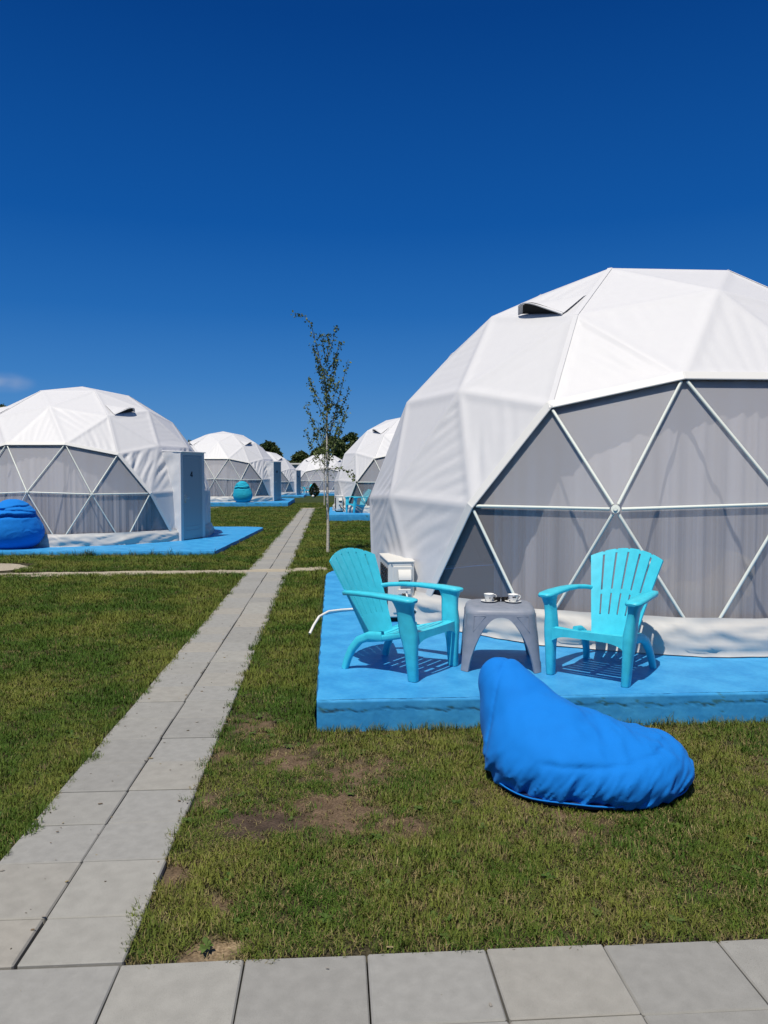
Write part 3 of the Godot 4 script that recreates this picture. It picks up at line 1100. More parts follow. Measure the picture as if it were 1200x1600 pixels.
func make_chairs():
	var c = make_chair("turquoise slatted garden chair left of the grey table, facing right")
	dup(c, "garden_chair", "turquoise slatted garden chair right of the grey table, behind the blue bean bag", Vector3(2.10, 0.222, -5.80), deg_to_rad(-41))
	dup(c, "garden_chair", "turquoise chair on the platform behind the birch trunk", Vector3(0.95, 0.243, -30.2), deg_to_rad(-62))
	dup(c, "garden_chair", "tiny far turquoise chair nearest the cone shaped bush", Vector3(-2.35, -0.117, -75.3), deg_to_rad(-40))
	dup(c, "garden_chair", "tiny far turquoise chair, left of two before the smallest dome", Vector3(-3.35, -0.117, -75.5), deg_to_rad(40))
	dup(c, "garden_chair", "turquoise chair cut by the left edge of the photo, left of the blue bean bag", Vector3(-7.95, 0.093, -18.0), deg_to_rad(25))
	c.position = Vector3(0.505, 0.222, -6.03)
	c.rotation.y = deg_to_rad(51)

# ---------------------------------------------------------------- table and what stands on it
func table_ring(phi, a):
	var c = cos(phi)
	var s = sin(phi)
	return Vector2(c, s) * a * pow(pow(absf(c), 5.0) + pow(absf(s), 5.0), -0.2)

func make_side_table(label):
	var t = thing("side_table", label, "side table", Vector3.ZERO, 0.0, "grey plastic side tables")
	var prof = [[0.0, 0.448], [0.09, 0.448], [0.17, 0.447], [0.205, 0.445], [0.222, 0.441], [0.236, 0.433], [0.246, 0.420], [0.250, 0.405]]
	var top := MB.new()
	top.smooth(true)
	var n = 72
	for i in prof.size() - 1:
		for k in n:
			var f = func(j, kk, dy):
				var p = table_ring(TAU * kk / n, prof[j][0])
				return Vector3(p.x, prof[j][1] + dy, p.y)
			var o = f.call(i + 1, k, 0.0)
			top.quad(f.call(i, k, 0), f.call(i, k + 1, 0), f.call(i + 1, k + 1, 0), f.call(i + 1, k, 0), Vector3(o.x, 0.4, o.z))
	put("tabletop", top, M.table, t)
	for q in 4:
		var lg := MB.new()
		var ss = [0.0, 0.12, 0.24, 0.36, 0.48, 0.59, 0.69, 0.77, 0.83, 0.865, 0.88, 0.8801, 0.91, 0.94, 0.97, 1.0]
		var cols = []
		for i in range(ss.size()): cols.append([q * PI / 2 + ss[i] * PI / 4, ss[i]])
		for i in range(ss.size() - 2, -1, -1): cols.append([q * PI / 2 + (2.0 - ss[i]) * PI / 4, ss[i]])
		var P = []
		for c in cols:
			var yb = 0.0 if c[1] > 0.88005 else 0.385 * pow(maxf(0.0, 1.0 - pow(c[1] / 0.88, 2.5)), 0.62)
			var col = []
			for j in 9:
				var y = lerpf(0.405, yb, j / 8.0)
				var p = table_ring(c[0], lerpf(0.302, 0.250, pow(y / 0.405, 0.9)))
				col.append(Vector3(p.x, y, p.y))
			P.append(col)
		for i in P.size() - 1:
			for j in 8:
				var o = Vector3(P[i][j].x, 0, P[i][j].z).normalized()
				var inn = func(p): return p - Vector3(p.x, 0, p.z).normalized() * 0.013
				lg.st.set_smooth_group(1)
				lg.quad(P[i][j], P[i + 1][j], P[i + 1][j + 1], P[i][j + 1], o)
				lg.st.set_smooth_group(2)
				lg.quad(inn.call(P[i][j]), inn.call(P[i + 1][j]), inn.call(P[i + 1][j + 1]), inn.call(P[i][j + 1]), -o)
				if j == 7:
					lg.smooth(false)
					lg.quad(P[i][8], P[i + 1][8], inn.call(P[i + 1][8]), inn.call(P[i][8]), Vector3.DOWN)
		var leg = put("leg", lg, M.table, t)
		# the sunken three-cornered field beside each corner
		for s in [0.72, 1.28]:
			var m := MB.new()
			var pt = func(ph, y):
				var p = table_ring(q * PI / 2 + ph * PI / 4, lerpf(0.302, 0.250, pow(y / 0.405, 0.9)) + 0.0015)
				return Vector3(p.x, y, p.y)
			var k = 1.0 if s < 1.0 else -1.0
			var a = pt.call(s - 0.20 * k, 0.395)
			var b = pt.call(s + 0.13 * k, 0.395)
			var c = pt.call(s + 0.12 * k, 0.285)
			for e in [[a, b], [b, c], [c, a]]: m.tube([e[0], e[1]], 0.0028, 6)
			put("corner_rib", m, M.table, leg)
	return t

func make_table():
	var t = make_side_table("grey plastic side table with arched legs, between the two turquoise chairs")
	dup(t, "side_table", "grey side table right of the chair behind the birch trunk", Vector3(1.65, 0.243, -30.3), 0.1)
	dup(t, "side_table", "tiny dark side table between the two far chairs", Vector3(-2.86, -0.117, -75.6), 0.0)
	t.scale = Vector3(1.1, 1.09, 1.1)
	t.position = Vector3(1.335, 0.222, -6.10)
	t.rotation.y = deg_to_rad(-9)
	var y0 = 0.222 + 0.489
	var sp = [Vector3(1.262, y0, -6.16), Vector3(1.452, y0, -6.12)]
	var names = ["white coffee cup on the left of the grey table, with a small letter on it", "white coffee cup on the right of the grey table, with a dark label"]
	for k in 2:
		var s := MB.new()
		s.lathe([Vector2(0, 0.001), Vector2(0.035, 0.0), Vector2(0.040, 0.003), Vector2(0.066, 0.011), Vector2(0.0675, 0.013), Vector2(0.066, 0.0145), Vector2(0.042, 0.008), Vector2(0.036, 0.006), Vector2(0, 0.006)], 36)
		var sa = tag(put("saucer", s, M.china), ["white saucer under the cup with the letter, left on the table", "white saucer under the cup with the dark label, right on the table"][k], "saucer", "white saucers on the grey table")
		sa.position = sp[k]
		var c = thing("coffee_cup", names[k], "cup", sp[k] + Vector3(0, 0.0065, 0), deg_to_rad(0), "coffee cups on the grey table")
		var m := MB.new()
		m.lathe([Vector2(0, 0.0), Vector2(0.021, 0.0), Vector2(0.023, 0.004), Vector2(0.030, 0.020), Vector2(0.0365, 0.040), Vector2(0.041, 0.0585), Vector2(0.042, 0.060), Vector2(0.0405, 0.0605), Vector2(0.0345, 0.040), Vector2(0.027, 0.018), Vector2(0.018, 0.006), Vector2(0, 0.006)], 36)
		put("bowl", m, M.china, c)
		var h := MB.new()
		var pts = []
		for i in 11:
			var a = lerpf(-1.45, 1.6, i / 10.0)
			pts.append(Vector3(0.036 + cos(a) * 0.024 - 0.006 * sin(a) * -1.0, 0.035 + sin(a) * 0.017, 0.0))
		h.tube(pts, 0.0042, 8)
		put("handle", h, M.china, c)
		if k == 0:
			var tm := TextMesh.new()
			tm.text = "F"
			tm.font_size = 32
			tm.pixel_size = 0.0007
			tm.depth = 0.002
			var f := SystemFont.new()
			f.font_names = PackedStringArray(["Droid Serif"])
			f.font_weight = 700
			tm.font = f
			var o = put("printed_letter", tm, M.ink, c)
			o.position = Vector3(0.002, 0.029, 0.0365)
			o.rotation.x = -0.32
		else:
			var m2 := MB.new()
			var fnc = func(u, v):
				var r = lerpf(0.0345, 0.0375, v) + 0.0022
				return Vector3(sin(u) * r, lerpf(0.036, 0.044, v), cos(u) * r)
			m2.sheet(fnc, -0.35, 0.42, 0.0, 1.0, 10, 2, 0.001)
			put("printed_label", m2, M.ink, c)
	var g = thing("sunglasses", "folded black sunglasses between the two coffee cups", "sunglasses", Vector3(1.358, y0, -6.17), deg_to_rad(4))
	for s in [-1.0, 1.0]:
		var m := MB.new()
		var fnc = func(u, v): return Vector3(s * 0.031 + u * 0.026, 0.021 + v * 0.019, 0.02 - 0.006 * u * u + 0.004 * v)
		m.sheet(fnc, -1.0, 1.0, -1.0, 1.0, 8, 6, 0.004)
		put("lens", m, M.black, g)
		var a := MB.new()
		a.tube([Vector3(s * 0.060, 0.033, 0.016), Vector3(s * 0.062, 0.030, -0.004), Vector3(s * -0.01, 0.02, -0.012 - 0.006 * s), Vector3(s * -0.05, 0.008, -0.014 - 0.006 * s)], 0.0035, 6)
		put("temple", a, M.black, g)
	var b := MB.new()
	b.tube([Vector3(-0.06, 0.036, 0.017), Vector3(-0.012, 0.037, 0.021), Vector3(0.012, 0.037, 0.021), Vector3(0.06, 0.036, 0.017)], 0.0045, 6)
	put("frame", b, M.black, g)

# ---------------------------------------------------------------- bean bags, meshed from a distance field
func ell(p, c, r):
	var q = (p - c) / r
	var k0 = q.length()
	var k1 = (q / r).length()
	return k0 * (k0 - 1.0) / maxf(k1, 1e-6)

func cone(p, a, b, ra, rb):
	var ab = b - a
	var h = clampf((p - a).dot(ab) / ab.length_squared(), 0.0, 1.0)
	return (p - a - ab * h).length() - lerpf(ra, rb, h)

func smin(a, b, k):
	var h = maxf(k - absf(a - b), 0.0) / k
	return minf(a, b) - h * h * k * 0.25

var bn = noise(101, 1.0, 3)
var bn2 = noise(102, 1.0, 2)

func lounge(p):
	var d = ell(p, Vector3(0.10, 0.118, 0.06), Vector3(0.505, 0.212, 0.43))
	d = smin(d, ell(p, Vector3(-0.18, 0.13, -0.02), Vector3(0.40, 0.26, 0.42)), 0.12)
	d = smin(d, cone(p, Vector3(-0.27, 0.20, -0.10), Vector3(-0.465, 0.485, -0.34), 0.27, 0.105), 0.18)
	d = smin(d, ell(p, Vector3(-0.37, 0.35, -0.28), Vector3(0.18, 0.21, 0.18)), 0.14)
	d = smin(d, ell(p, Vector3(-0.405, 0.51, -0.345), Vector3(0.095, 0.07, 0.085)), 0.08)
	return d

func lounge_fine(p):
	var d = lounge(p)
	if absf(d) > 0.05: return maxf(d, 0.004 - p.y)
	# pulled folds low on the front, gathered lines on the seat, a sewn groove
	var low = clampf(1.0 - p.y / 0.24, 0.0, 1.0)
	var s = p.x * 0.75 + p.y * 0.8
	var q = p.x * 0.9 - p.y * 0.75 + p.z * 0.3
	var ridge = 1.0 - 2.2 * absf(bn.get_noise_3d(s * 2.2, q * 7.0, p.z * 1.6))
	d -= (ridge - 0.4) * 0.034 * low * smoothstep(-0.35, 0.0, p.z)
	d -= bn2.get_noise_3d(p.x * 4.0, p.y * 3.0, p.z * 4.0) * 0.014
	var crease = 1.0 - 2.4 * absf(bn.get_noise_3d(p.x * 3.2 + 9.0, p.y * 2.0, p.z * 1.2 + 4.0))
	d -= (crease - 0.5) * 0.014 * smoothstep(0.15, 0.3, p.y) * smoothstep(-0.2, 0.1, p.x) 
	var g = p.y - (0.235 + 0.07 * p.x - 0.02 * cos(p.x * 4.0))
	if p.z > -0.1 and p.x > -0.42:
		var sw = clampf(0.45 + bn2.get_noise_3d(p.x * 2.2, 3.0, p.z * 2.0) * 1.1 - p.x * 0.5, 0.5, 1.0) * smoothstep(-0.42, -0.28, p.x)
		d += 0.013 * sw * exp(-pow(g / 0.012, 2.0)) * smoothstep(-0.1, 0.05, p.z)
		d -= 0.006 * sw * exp(-pow((g - 0.03) / 0.022, 2.0)) * smoothstep(-0.1, 0.05, p.z)
	# seam up the side of the back
	var g2 = p.x + 0.50 - (p.y - 0.1) * 0.06 + (p.z + 0.2) * 0.55
	if p.y > 0.12: d += 0.008 * exp(-pow(g2 / 0.012, 2.0))
	return maxf(d, 0.004 - p.y)

func upright(p):
	var d = ell(p, Vector3(0, 0.37, 0), Vector3(0.61, 0.45, 0.53))
	d = smin(d, ell(p, Vector3(-0.04, 0.66, 0.0), Vector3(0.485, 0.44, 0.44)), 0.16)
	return d

func upright_fine(p):
	var d = upright(p)
	if absf(d) > 0.10: return maxf(d, 0.004 - p.y)
	# the slumped top folds over the front in two or three deep creases
	var front = smoothstep(-0.15, 0.2, p.z)
	for q in [[0.73, 0.05, 0.075, 0.03, 0.9], [0.86, -0.12, 0.030, 0.018, 0.5], [0.93, 0.14, 0.026, 0.016, 0.3]]:
		var g = p.y - (q[0] + q[1] * p.x - 0.10 * p.x * p.x + bn.get_noise_2d(p.x * 1.5, q[0] * 30.0) * 0.05)
		var len_ = smoothstep(0.62, 0.3, absf(p.x - q[4] * 0.1))
		d += q[2] * exp(-pow(g / q[3], 2.0)) * front * len_
		d -= q[2] * 0.55 * exp(-pow((g - q[3] * 2.2) / (q[3] * 1.7), 2.0)) * front * len_
	var w = p.y * 7.0 + bn.get_noise_3d(p.x * 1.1, p.y * 1.5, p.z * 1.1) * 2.4
	var ridge = 1.0 - 2.0 * absf(bn2.get_noise_3d(p.x * 0.8, w, p.z * 0.8))
	d -= (ridge - 0.45) * 0.014 * smoothstep(0.15, 0.45, p.y)
	return maxf(d, 0.004 - p.y)

func field_mesh(coarse, fine, lo, hi, cell):
	var B = 6
	var n = Vector3i(((hi - lo) / cell).ceil()) + Vector3i.ONE
	n = Vector3i((n.x / B + 1) * B, (n.y / B + 1) * B, (n.z / B + 1) * B)
	var vals = PackedFloat32Array()
	var sx = n.x + 1
	var sy = n.y + 1
	vals.resize(sx * sy * (n.z + 1))
	vals.fill(9.0)
	var blocks = []
	for bx in n.x / B:
		for by in n.y / B:
			for bz in n.z / B:
				var c = lo + (Vector3(bx, by, bz) + Vector3.ONE * 0.5) * B * cell
				if c.y < -0.1: continue
				if absf(maxf(coarse.call(c), -c.y)) > B * cell * 1.0 + 0.05: continue
				blocks.append(Vector3i(bx, by, bz) * B)
				for i in B + 1:
					for j in B + 1:
						for k in B + 1:
							var id = (bx * B + i) + sx * ((by * B + j) + sy * (bz * B + k))
							if vals[id] == 9.0:
								vals[id] = fine.call(lo + Vector3(bx * B + i, by * B + j, bz * B + k) * cell)
	var st := SurfaceTool.new()
	st.begin(Mesh.PRIMITIVE_TRIANGLES)
	var ids = {}
	var pos = []
	var corner = [Vector3i(0, 0, 0), Vector3i(1, 0, 0), Vector3i(0, 1, 0), Vector3i(1, 1, 0), Vector3i(0, 0, 1), Vector3i(1, 0, 1), Vector3i(0, 1, 1), Vector3i(1, 1, 1)]
	var edges = [[0, 1], [2, 3], [4, 5], [6, 7], [0, 2], [1, 3], [4, 6], [5, 7], [0, 4], [1, 5], [2, 6], [3, 7]]
	for b in blocks:
		for i in B:
			for j in B:
				for k in B:
					var o = b + Vector3i(i, j, k)
					var v = []
					var inside = 0
					for c in corner:
						var q = o + c
						var x = vals[q.x + sx * (q.y + sy * q.z)]
						v.append(x)
						if x < 0.0: inside += 1
					if inside == 0 or inside == 8: continue
					var sum = Vector3.ZERO
					var cnt = 0
					for e in edges:
						var a = v[e[0]]
						var bb = v[e[1]]
						if (a < 0.0) != (bb < 0.0):
							sum += Vector3(corner[e[0]]).lerp(Vector3(corner[e[1]]), a / (a - bb))
							cnt += 1
					ids[o] = pos.size()
					pos.append(lo + (Vector3(o) + sum / cnt) * cell)
	st.set_smooth_group(0)
	for p in pos: st.add_vertex(p)
	var ax = [Vector3i(1, 0, 0), Vector3i(0, 1, 0), Vector3i(0, 0, 1)]
	for o in ids:
		var v0 = vals[o.x + sx * (o.y + sy * o.z)]
		for a in 3:
			var q = o + ax[a]
			var v1 = vals[q.x + sx * (q.y + sy * q.z)]
			if (v0 < 0.0) == (v1 < 0.0): continue
			var u = ax[(a + 1) % 3]
			var w = ax[(a + 2) % 3]
			var k = [o, o - u, o - u - w, o - w]
			if not (ids.has(k[1]) and ids.has(k[2]) and ids.has(k[3])): continue
			var f = [ids[k[0]], ids[k[1]], ids[k[2]], ids[k[3]]]
			if v0 < 0.0: f = [f[0], f[3], f[2], f[1]]
			for ix in [f[0], f[1], f[2], f[0], f[2], f[3]]: st.add_index(ix)
	st.generate_normals()
	return st.commit()

func make_bags():
	var t = thing("bean_bag", "large bright blue lounge bean bag lying on the grass in front", "bean bag", Vector3(1.425, 0.012, -4.24), 0.0)
	t.scale = Vector3(0.95, 1.02, 0.96)
	put("cushion", field_mesh(lounge, lounge_fine, Vector3(-0.72, -0.05, -0.62), Vector3(0.72, 0.72, 0.62), 0.011), M.bag, t)
	var base := MB.new()
	var rings = []
	for q in [[0.0, 0.90], [0.012, 0.97], [0.03, 0.985]]:
		var r = []
		for k in 48:
			var a = TAU * k / 48
			r.append(Vector3(0.025 + cos(a) * 0.575 * q[1], q[0] * 1.2 - 0.008, 0.045 + sin(a) * 0.415 * q[1]))
		rings.append(r)
	base.loft(rings)
	put("base_panel", base, M.bag_under, t)
	var pipe := MB.new()
	var hoop = []
	for k in 61:
		var a = TAU * k / 60
		hoop.append(Vector3(0.025 + cos(a) * 0.572, 0.026 + 0.004 * sin(a * 7.0), 0.045 + sin(a) * 0.412))
	pipe.tube(hoop, 0.0045, 6, false)
	put("piping", pipe, M.bag, t)
	var b = thing("bean_bag", "upright blue bean bag before the window of the left dome, cut by the photo edge", "bean bag", Vector3(-7.14, 0.092, -17.75), deg_to_rad(20))
	var um = field_mesh(upright, upright_fine, Vector3(-0.78, -0.05, -0.7), Vector3(0.78, 1.25, 0.7), 0.022)
	put("cushion", um, M.bag, b)
	var c = thing("bean_bag", "upright turquoise bean bag before the window of the second dome on the left", "bean bag", Vector3(-4.93, 0.222, -42.3), deg_to_rad(-15))
	var o = put("cushion", um, M.bag_teal, c)
	o.scale = Vector3(0.88, 1.05, 0.88)

# ---------------------------------------------------------------- air conditioner and its pipes
func make_unit():
	var t = thing("air_conditioner", "cream outdoor air conditioning unit behind the left turquoise chair", "air conditioner", Vector3(0.675, 0.222, -8.25), deg_to_rad(3), "air conditioning units beside the domes")
	var b := MB.new()
	b.bevel(Vector3(0, 0.335, 0), Vector3(0.27, 0.57, 0.78), 0.012)
	b.bevel(Vector3(0, 0.628, 0), Vector3(0.285, 0.02, 0.795), 0.006)
	put("case", b, M.ac, t)
	for z in [-0.3, 0.3]:
		var f := MB.new()
		f.bevel(Vector3(0, 0.025, z), Vector3(0.3, 0.05, 0.05), 0.006)
		put("foot", f, M.rubber, t)
	var g := MB.new()
	for k in 9: g.bevel(Vector3(-0.142, 0.14 + k * 0.05, 0.07), Vector3(0.012, 0.014, 0.56), 0.003)
	for k in 5: g.bevel(Vector3(-0.144, 0.34, -0.2 + k * 0.135), Vector3(0.012, 0.44, 0.012), 0.003)
	put("fan_grille", g, M.rubber, t)
	var s := MB.new()
	s.bevel(Vector3(0.015, 0.34, 0.394), Vector3(0.2, 0.48, 0.012), 0.004)
	put("side_panel", s, M.ac, t)
	var h := MB.new()
	h.sheet(func(u, v): return Vector3(0.03 + u * 0.065, 0.545 - v * 0.10, 0.402 + 0.05 * sin(v * PI * 0.5)), -1.0, 1.0, 0.0, 1.0, 6, 8, 0.008)
	put("valve_cover", h, M.ac, t)
	var hd := MB.new()
	hd.bevel(Vector3(0.03, 0.43, 0.402), Vector3(0.12, 0.06, 0.012), 0.003)
	put("valve_recess", hd, M.rubber, t)
	var c2 := MB.new()
	c2.bevel(Vector3(0.03, 0.32, 0.412), Vector3(0.13, 0.06, 0.03), 0.006)
	put("terminal_box", c2, M.ac, t)
	for k in 3:
		var p := MB.new()
		p.tube([Vector3(0.01 + k * 0.02, 0.30, 0.42), Vector3(0.02 + k * 0.02, 0.22, 0.47), Vector3(0.08 + k * 0.02, 0.15, 0.49), Vector3(0.15 + k * 0.01, 0.10, 0.46), Vector3(0.20 + k * 0.01, 0.02, 0.42)], 0.011, 8)
		put("cable", p, M.rubber if k < 2 else M.conduit, t)
	for q in [Vector3(-0.1, 0.6, 0.392), Vector3(0.11, 0.6, 0.392), Vector3(0.05, 0.325, 0.429)]:
		var w := MB.new()
		w.tube([q, q + Vector3(0, 0, 0.006)], 0.007, 8)
		put("screw", w, M.steel, t)
	dup(t, "air_conditioner", "pale air conditioning unit beside the dome behind the birch trunk", Vector3(0.22, 0.242, -31.2), deg_to_rad(3))
	var m := MB.new()
	m.tube([Vector3(0.56, 0.245, -8.62), Vector3(0.3, 0.238, -8.6), Vector3(0.08, 0.24, -8.52), Vector3(-0.06, 0.245, -8.4), Vector3(-0.16, 0.215, -8.26), Vector3(-0.215, 0.145, -8.14), Vector3(-0.255, 0.075, -8.05)], 0.014, 10)
	tag(put("conduit", m, M.conduit), "white conduit bent over the left edge of the platform onto the grass", "conduit")

# ---------------------------------------------------------------- birches, trees, shrub
func leaf(st, p, d, n, len_, wid):
	var s = d.cross(n).normalized() * wid
	var q = p + d * len_
	var mid = p + d * len_ * 0.45 + n * wid * 0.25
	st.add_vertex(p); st.add_vertex(mid + s); st.add_vertex(q)
	st.add_vertex(p); st.add_vertex(q); st.add_vertex(mid - s)

func rv(rng):
	while true:
		var v = Vector3(rng.randf_range(-1, 1), rng.randf_range(-1, 1), rng.randf_range(-1, 1))
		if v.length() < 1.0 and v.length() > 0.1: return v.normalized()

func birch(label, at, sc, sd, leaves):
	var rng := RandomNumberGenerator.new()
	rng.seed = sd
	var t = thing("birch_sapling", label, "birch tree", at, 0.0, "birch saplings on the lawn")
	t.scale = Vector3.ONE * sc
	var line = [Vector3(0, 0, 0), Vector3(0.01, 0.6, 0), Vector3(-0.005, 1.2, 0.01), Vector3(0.0, 1.9, 0), Vector3(-0.01, 2.5, 0), Vector3(0.0, 3.1, 0.01), Vector3(-0.02, 3.65, 0), Vector3(-0.15, 4.2, 0.02), Vector3(-0.27, 4.7, 0.03), Vector3(-0.35, 5.0, 0.05), Vector3(-0.52, 5.18, 0.06), Vector3(-0.70, 5.2, 0.08)]
	var m := MB.new()
	var lo = line.slice(0, 6)
	m.tube(lo, [0.036, 0.032, 0.030, 0.026, 0.020, 0.015], 10)
	put("trunk", m, M.birch, t)
	var tw := MB.new()
	tw.tube(line.slice(5), [0.014, 0.011, 0.009, 0.007, 0.005, 0.004, 0.003], 6)
	var st := SurfaceTool.new()
	st.begin(Mesh.PRIMITIVE_TRIANGLES)
	st.set_smooth_group(-1)
	var limbs = [line.slice(5)]
	# second leader on the right
	var lead = [Vector3(0.01, 2.5, 0), Vector3(0.14, 2.95, 0.02), Vector3(0.25, 3.4, 0.0), Vector3(0.36, 3.85, -0.02), Vector3(0.46, 4.25, 0.0)]
	tw.tube(lead, [0.011, 0.009, 0.007, 0.005, 0.003], 6)
	limbs.append(lead)
	for k in 30:
		var h = 1.85 + 2.5 * pow(k / 30.0, 1.15)
		var a = k * 2.399 + rng.randf() * 0.6
		var reach = (0.55 if h < 3.2 else lerpf(0.5, 0.2, (h - 3.2) / 1.3)) * rng.randf_range(0.65, 1.1)
		var base = Vector3(0, h, 0)
		var dir = Vector3(cos(a), 0, sin(a))
		var pts = [base, base + dir * reach * 0.4 + Vector3.UP * 0.22, base + dir * reach * 0.75 + Vector3.UP * 0.52, base + dir * reach * 0.95 + Vector3.UP * (0.85 if h < 3 else 0.7)]
		if k % 6 == 0: pts = [base, base + dir * reach * 0.5 + Vector3.UP * 0.05, base + dir * reach * 0.95 - Vector3.UP * 0.05, base + dir * reach * 1.2 - Vector3.UP * 0.22]
		tw.tube(pts, [0.007, 0.0055, 0.004, 0.002], 5)
		limbs.append(pts)
	put("branches", tw, M.twig, t)
	for l in limbs:
		var cnt = int(leaves * (1.0 if l.size() < 6 else 1.5))
		for i in cnt:
			var f = pow(rng.randf(), 0.8) * (l.size() - 1)
			var j = mini(int(f), l.size() - 2)
			var p = l[j].lerp(l[j + 1], f - j) + rv(rng) * rng.randf() * 0.085
			var k = rng.randf()
			st.set_color(Color(0.13, 0.175, 0.045).lerp(Color(0.07, 0.10, 0.03), k).lerp(Color(0.12, 0.13, 0.03), maxf(0.0, rng.randf() - 0.7)))
			var d = (rv(rng) + Vector3.DOWN * 0.7).normalized()
			leaf(st, p, d, rv(rng), rng.randf_range(0.04, 0.07), rng.randf_range(0.016, 0.025))
	st.generate_normals()
	put("foliage", st.commit(), M.leaf, t).set_meta("kind", "stuff")
	return t

func tree(label, at, h, w, sd, cat = "tree"):
	var rng := RandomNumberGenerator.new()
	rng.seed = sd
	var t = thing("broadleaf_tree", label, cat, at, 0.0, "dark trees behind the tents")
	var m := MB.new()
	m.tube([Vector3(0, -0.3, 0), Vector3(0.1, h * 0.25, 0), Vector3(0, h * 0.55, 0.1)], [h * 0.028, h * 0.022, h * 0.012], 8)
	for k in 5:
		var a = k * 1.3
		m.tube([Vector3(0, h * (0.25 + k * 0.05), 0), Vector3(cos(a) * w * 0.25, h * (0.42 + k * 0.05), sin(a) * w * 0.25), Vector3(cos(a) * w * 0.4, h * (0.55 + k * 0.06), sin(a) * w * 0.4)], [h * 0.012, h * 0.009, h * 0.005], 6)
	put("trunk", m, M.trunk, t)
	var st := SurfaceTool.new()
	st.begin(Mesh.PRIMITIVE_TRIANGLES)
	st.set_smooth_group(-1)
	for c in 46:
		var v = rv(rng)
		v.y = absf(v.y) * 1.3 - 0.35
		var ctr = Vector3(v.x * w * 0.42, h * 0.6 + v.y * h * 0.30, v.z * w * 0.42) * Vector3(1, 1, 1)
		var r = rng.randf_range(0.09, 0.17) * w
		var tone = Color(0.042, 0.072, 0.022).lerp(Color(0.075, 0.10, 0.03), rng.randf())
		for i in 150:
			var d = rv(rng)
			var p = ctr + d * r * pow(rng.randf(), 0.4) * Vector3(1, 0.75, 1)
			st.set_color(tone * rng.randf_range(0.75, 1.2))
			leaf(st, p, rv(rng), rv(rng), rng.randf_range(0.3, 0.5), rng.randf_range(0.11, 0.18))
	st.generate_normals()
	put("crown", st.commit(), M.leaf, t).set_meta("kind", "stuff")

func make_birches():
	birch("slender young birch with white trunk, right of the path behind the left chair", Vector3(-0.13, 0, -16.9), 1.0, 7, 75)
	birch("second young birch farther off, its trunk just left of the nearer birch", Vector3(-0.52, 0, -43.2), 0.92, 8, 40)

func make_trees():
	var px = func(x, z): return -z * tan(atan((x - 600.0) / 1202.0) + atan(79.0 / 1203.4))
	var rows = [[420, -125.0, 7.8, 4.3, "dark tree showing behind the second dome on the left"], [400, -132.0, 7.3, 3.6, "dark tree at the left shoulder of the far tree pair"], [470, -140.0, 6.6, 3.6, "round dark tree left of the smallest dome"], [447, -150.0, 5.0, 3.0, "low dark tree in the gap left of the smallest dome"], [500, -130.0, 7.0, 3.6, "dark tree behind the birch crown, left part"], [522, -118.0, 8.4, 4.0, "tall dark tree right behind the birch, over the smallest dome"], [545, -122.0, 9.4, 4.4, "dark tree at the edge of the half hidden dome"], [301, -128.0, 7.9, 5.0, "treetop peeping between the two left domes"], [-6, -118.0, 14.0, 7.0, "tall dark tree cut by the left edge behind the left dome"]]
	var k = 0
	for r in rows:
		k += 1
		tree(r[4], Vector3(px.call(r[0], r[1]), -0.35, r[1]), r[2], r[3], 200 + k)
	var bl = thing("flat_roofed_building", "pale flat roofed building far behind the tents, left of the smallest dome", "building", Vector3(px.call(461, -110.0), -0.35, -110.0))
	var m := MB.new()
	m.bevel(Vector3(0, 1.7, 0), Vector3(5.0, 3.4, 6.0), 0.02)
	put("wall", m, M.wall, bl)
	m = MB.new()
	m.bevel(Vector3(0, 3.52, 0), Vector3(5.4, 0.22, 6.4), 0.02)
	put("roof", m, M.hem, bl)
	# clipped conifer before the far tent
	var rng := RandomNumberGenerator.new()
	rng.seed = 77
	var t = thing("cone_shrub", "small dark cone shaped evergreen bush on the far lawn", "shrub", Vector3(px.call(491, -66.0), -0.27, -66.0))
	m = MB.new()
	m.tube([Vector3(0, 0, 0), Vector3(0, 0.5, 0)], 0.03, 6)
	put("trunk", m, M.trunk, t)
	var st := SurfaceTool.new()
	st.begin(Mesh.PRIMITIVE_TRIANGLES)
	st.set_smooth_group(-1)
	for i in 2600:
		var h = rng.randf()
		var rr = 0.44 * sin(PI * pow(h, 0.75) * 0.93 + 0.12) * pow(rng.randf(), 0.35)
		var a = rng.randf() * TAU
		st.set_color(Color(0.03, 0.05, 0.015).lerp(Color(0.075, 0.06, 0.02), rng.randf() * 0.6))
		leaf(st, Vector3(cos(a) * rr, 0.08 + h * 1.15, sin(a) * rr), (Vector3(cos(a), 0.8, sin(a)) + rv(rng) * 0.6).normalized(), rv(rng), 0.09, 0.025)
	st.generate_normals()
	put("foliage", st.commit(), M.leaf, t).set_meta("kind", "stuff")
	var lamp = thing("ground_lamp", "small white globe on a stub in the grass beside the cone bush", "garden lamp", Vector3(px.call(489, -64.0), -0.26, -64.0))
	m = MB.new()
	m.tube([Vector3(0, 0, 0), Vector3(0, 0.10, 0)], 0.04, 10)
	put("stub", m, M.hem, lamp)
	m = MB.new()
	var prof = []
	for i in 11: prof.append(Vector2(sin(PI * i / 10.0) * 0.11, 0.19 - cos(PI * i / 10.0) * 0.11))
	m.lathe(prof, 18)
	put("globe", m, M.hem, lamp)

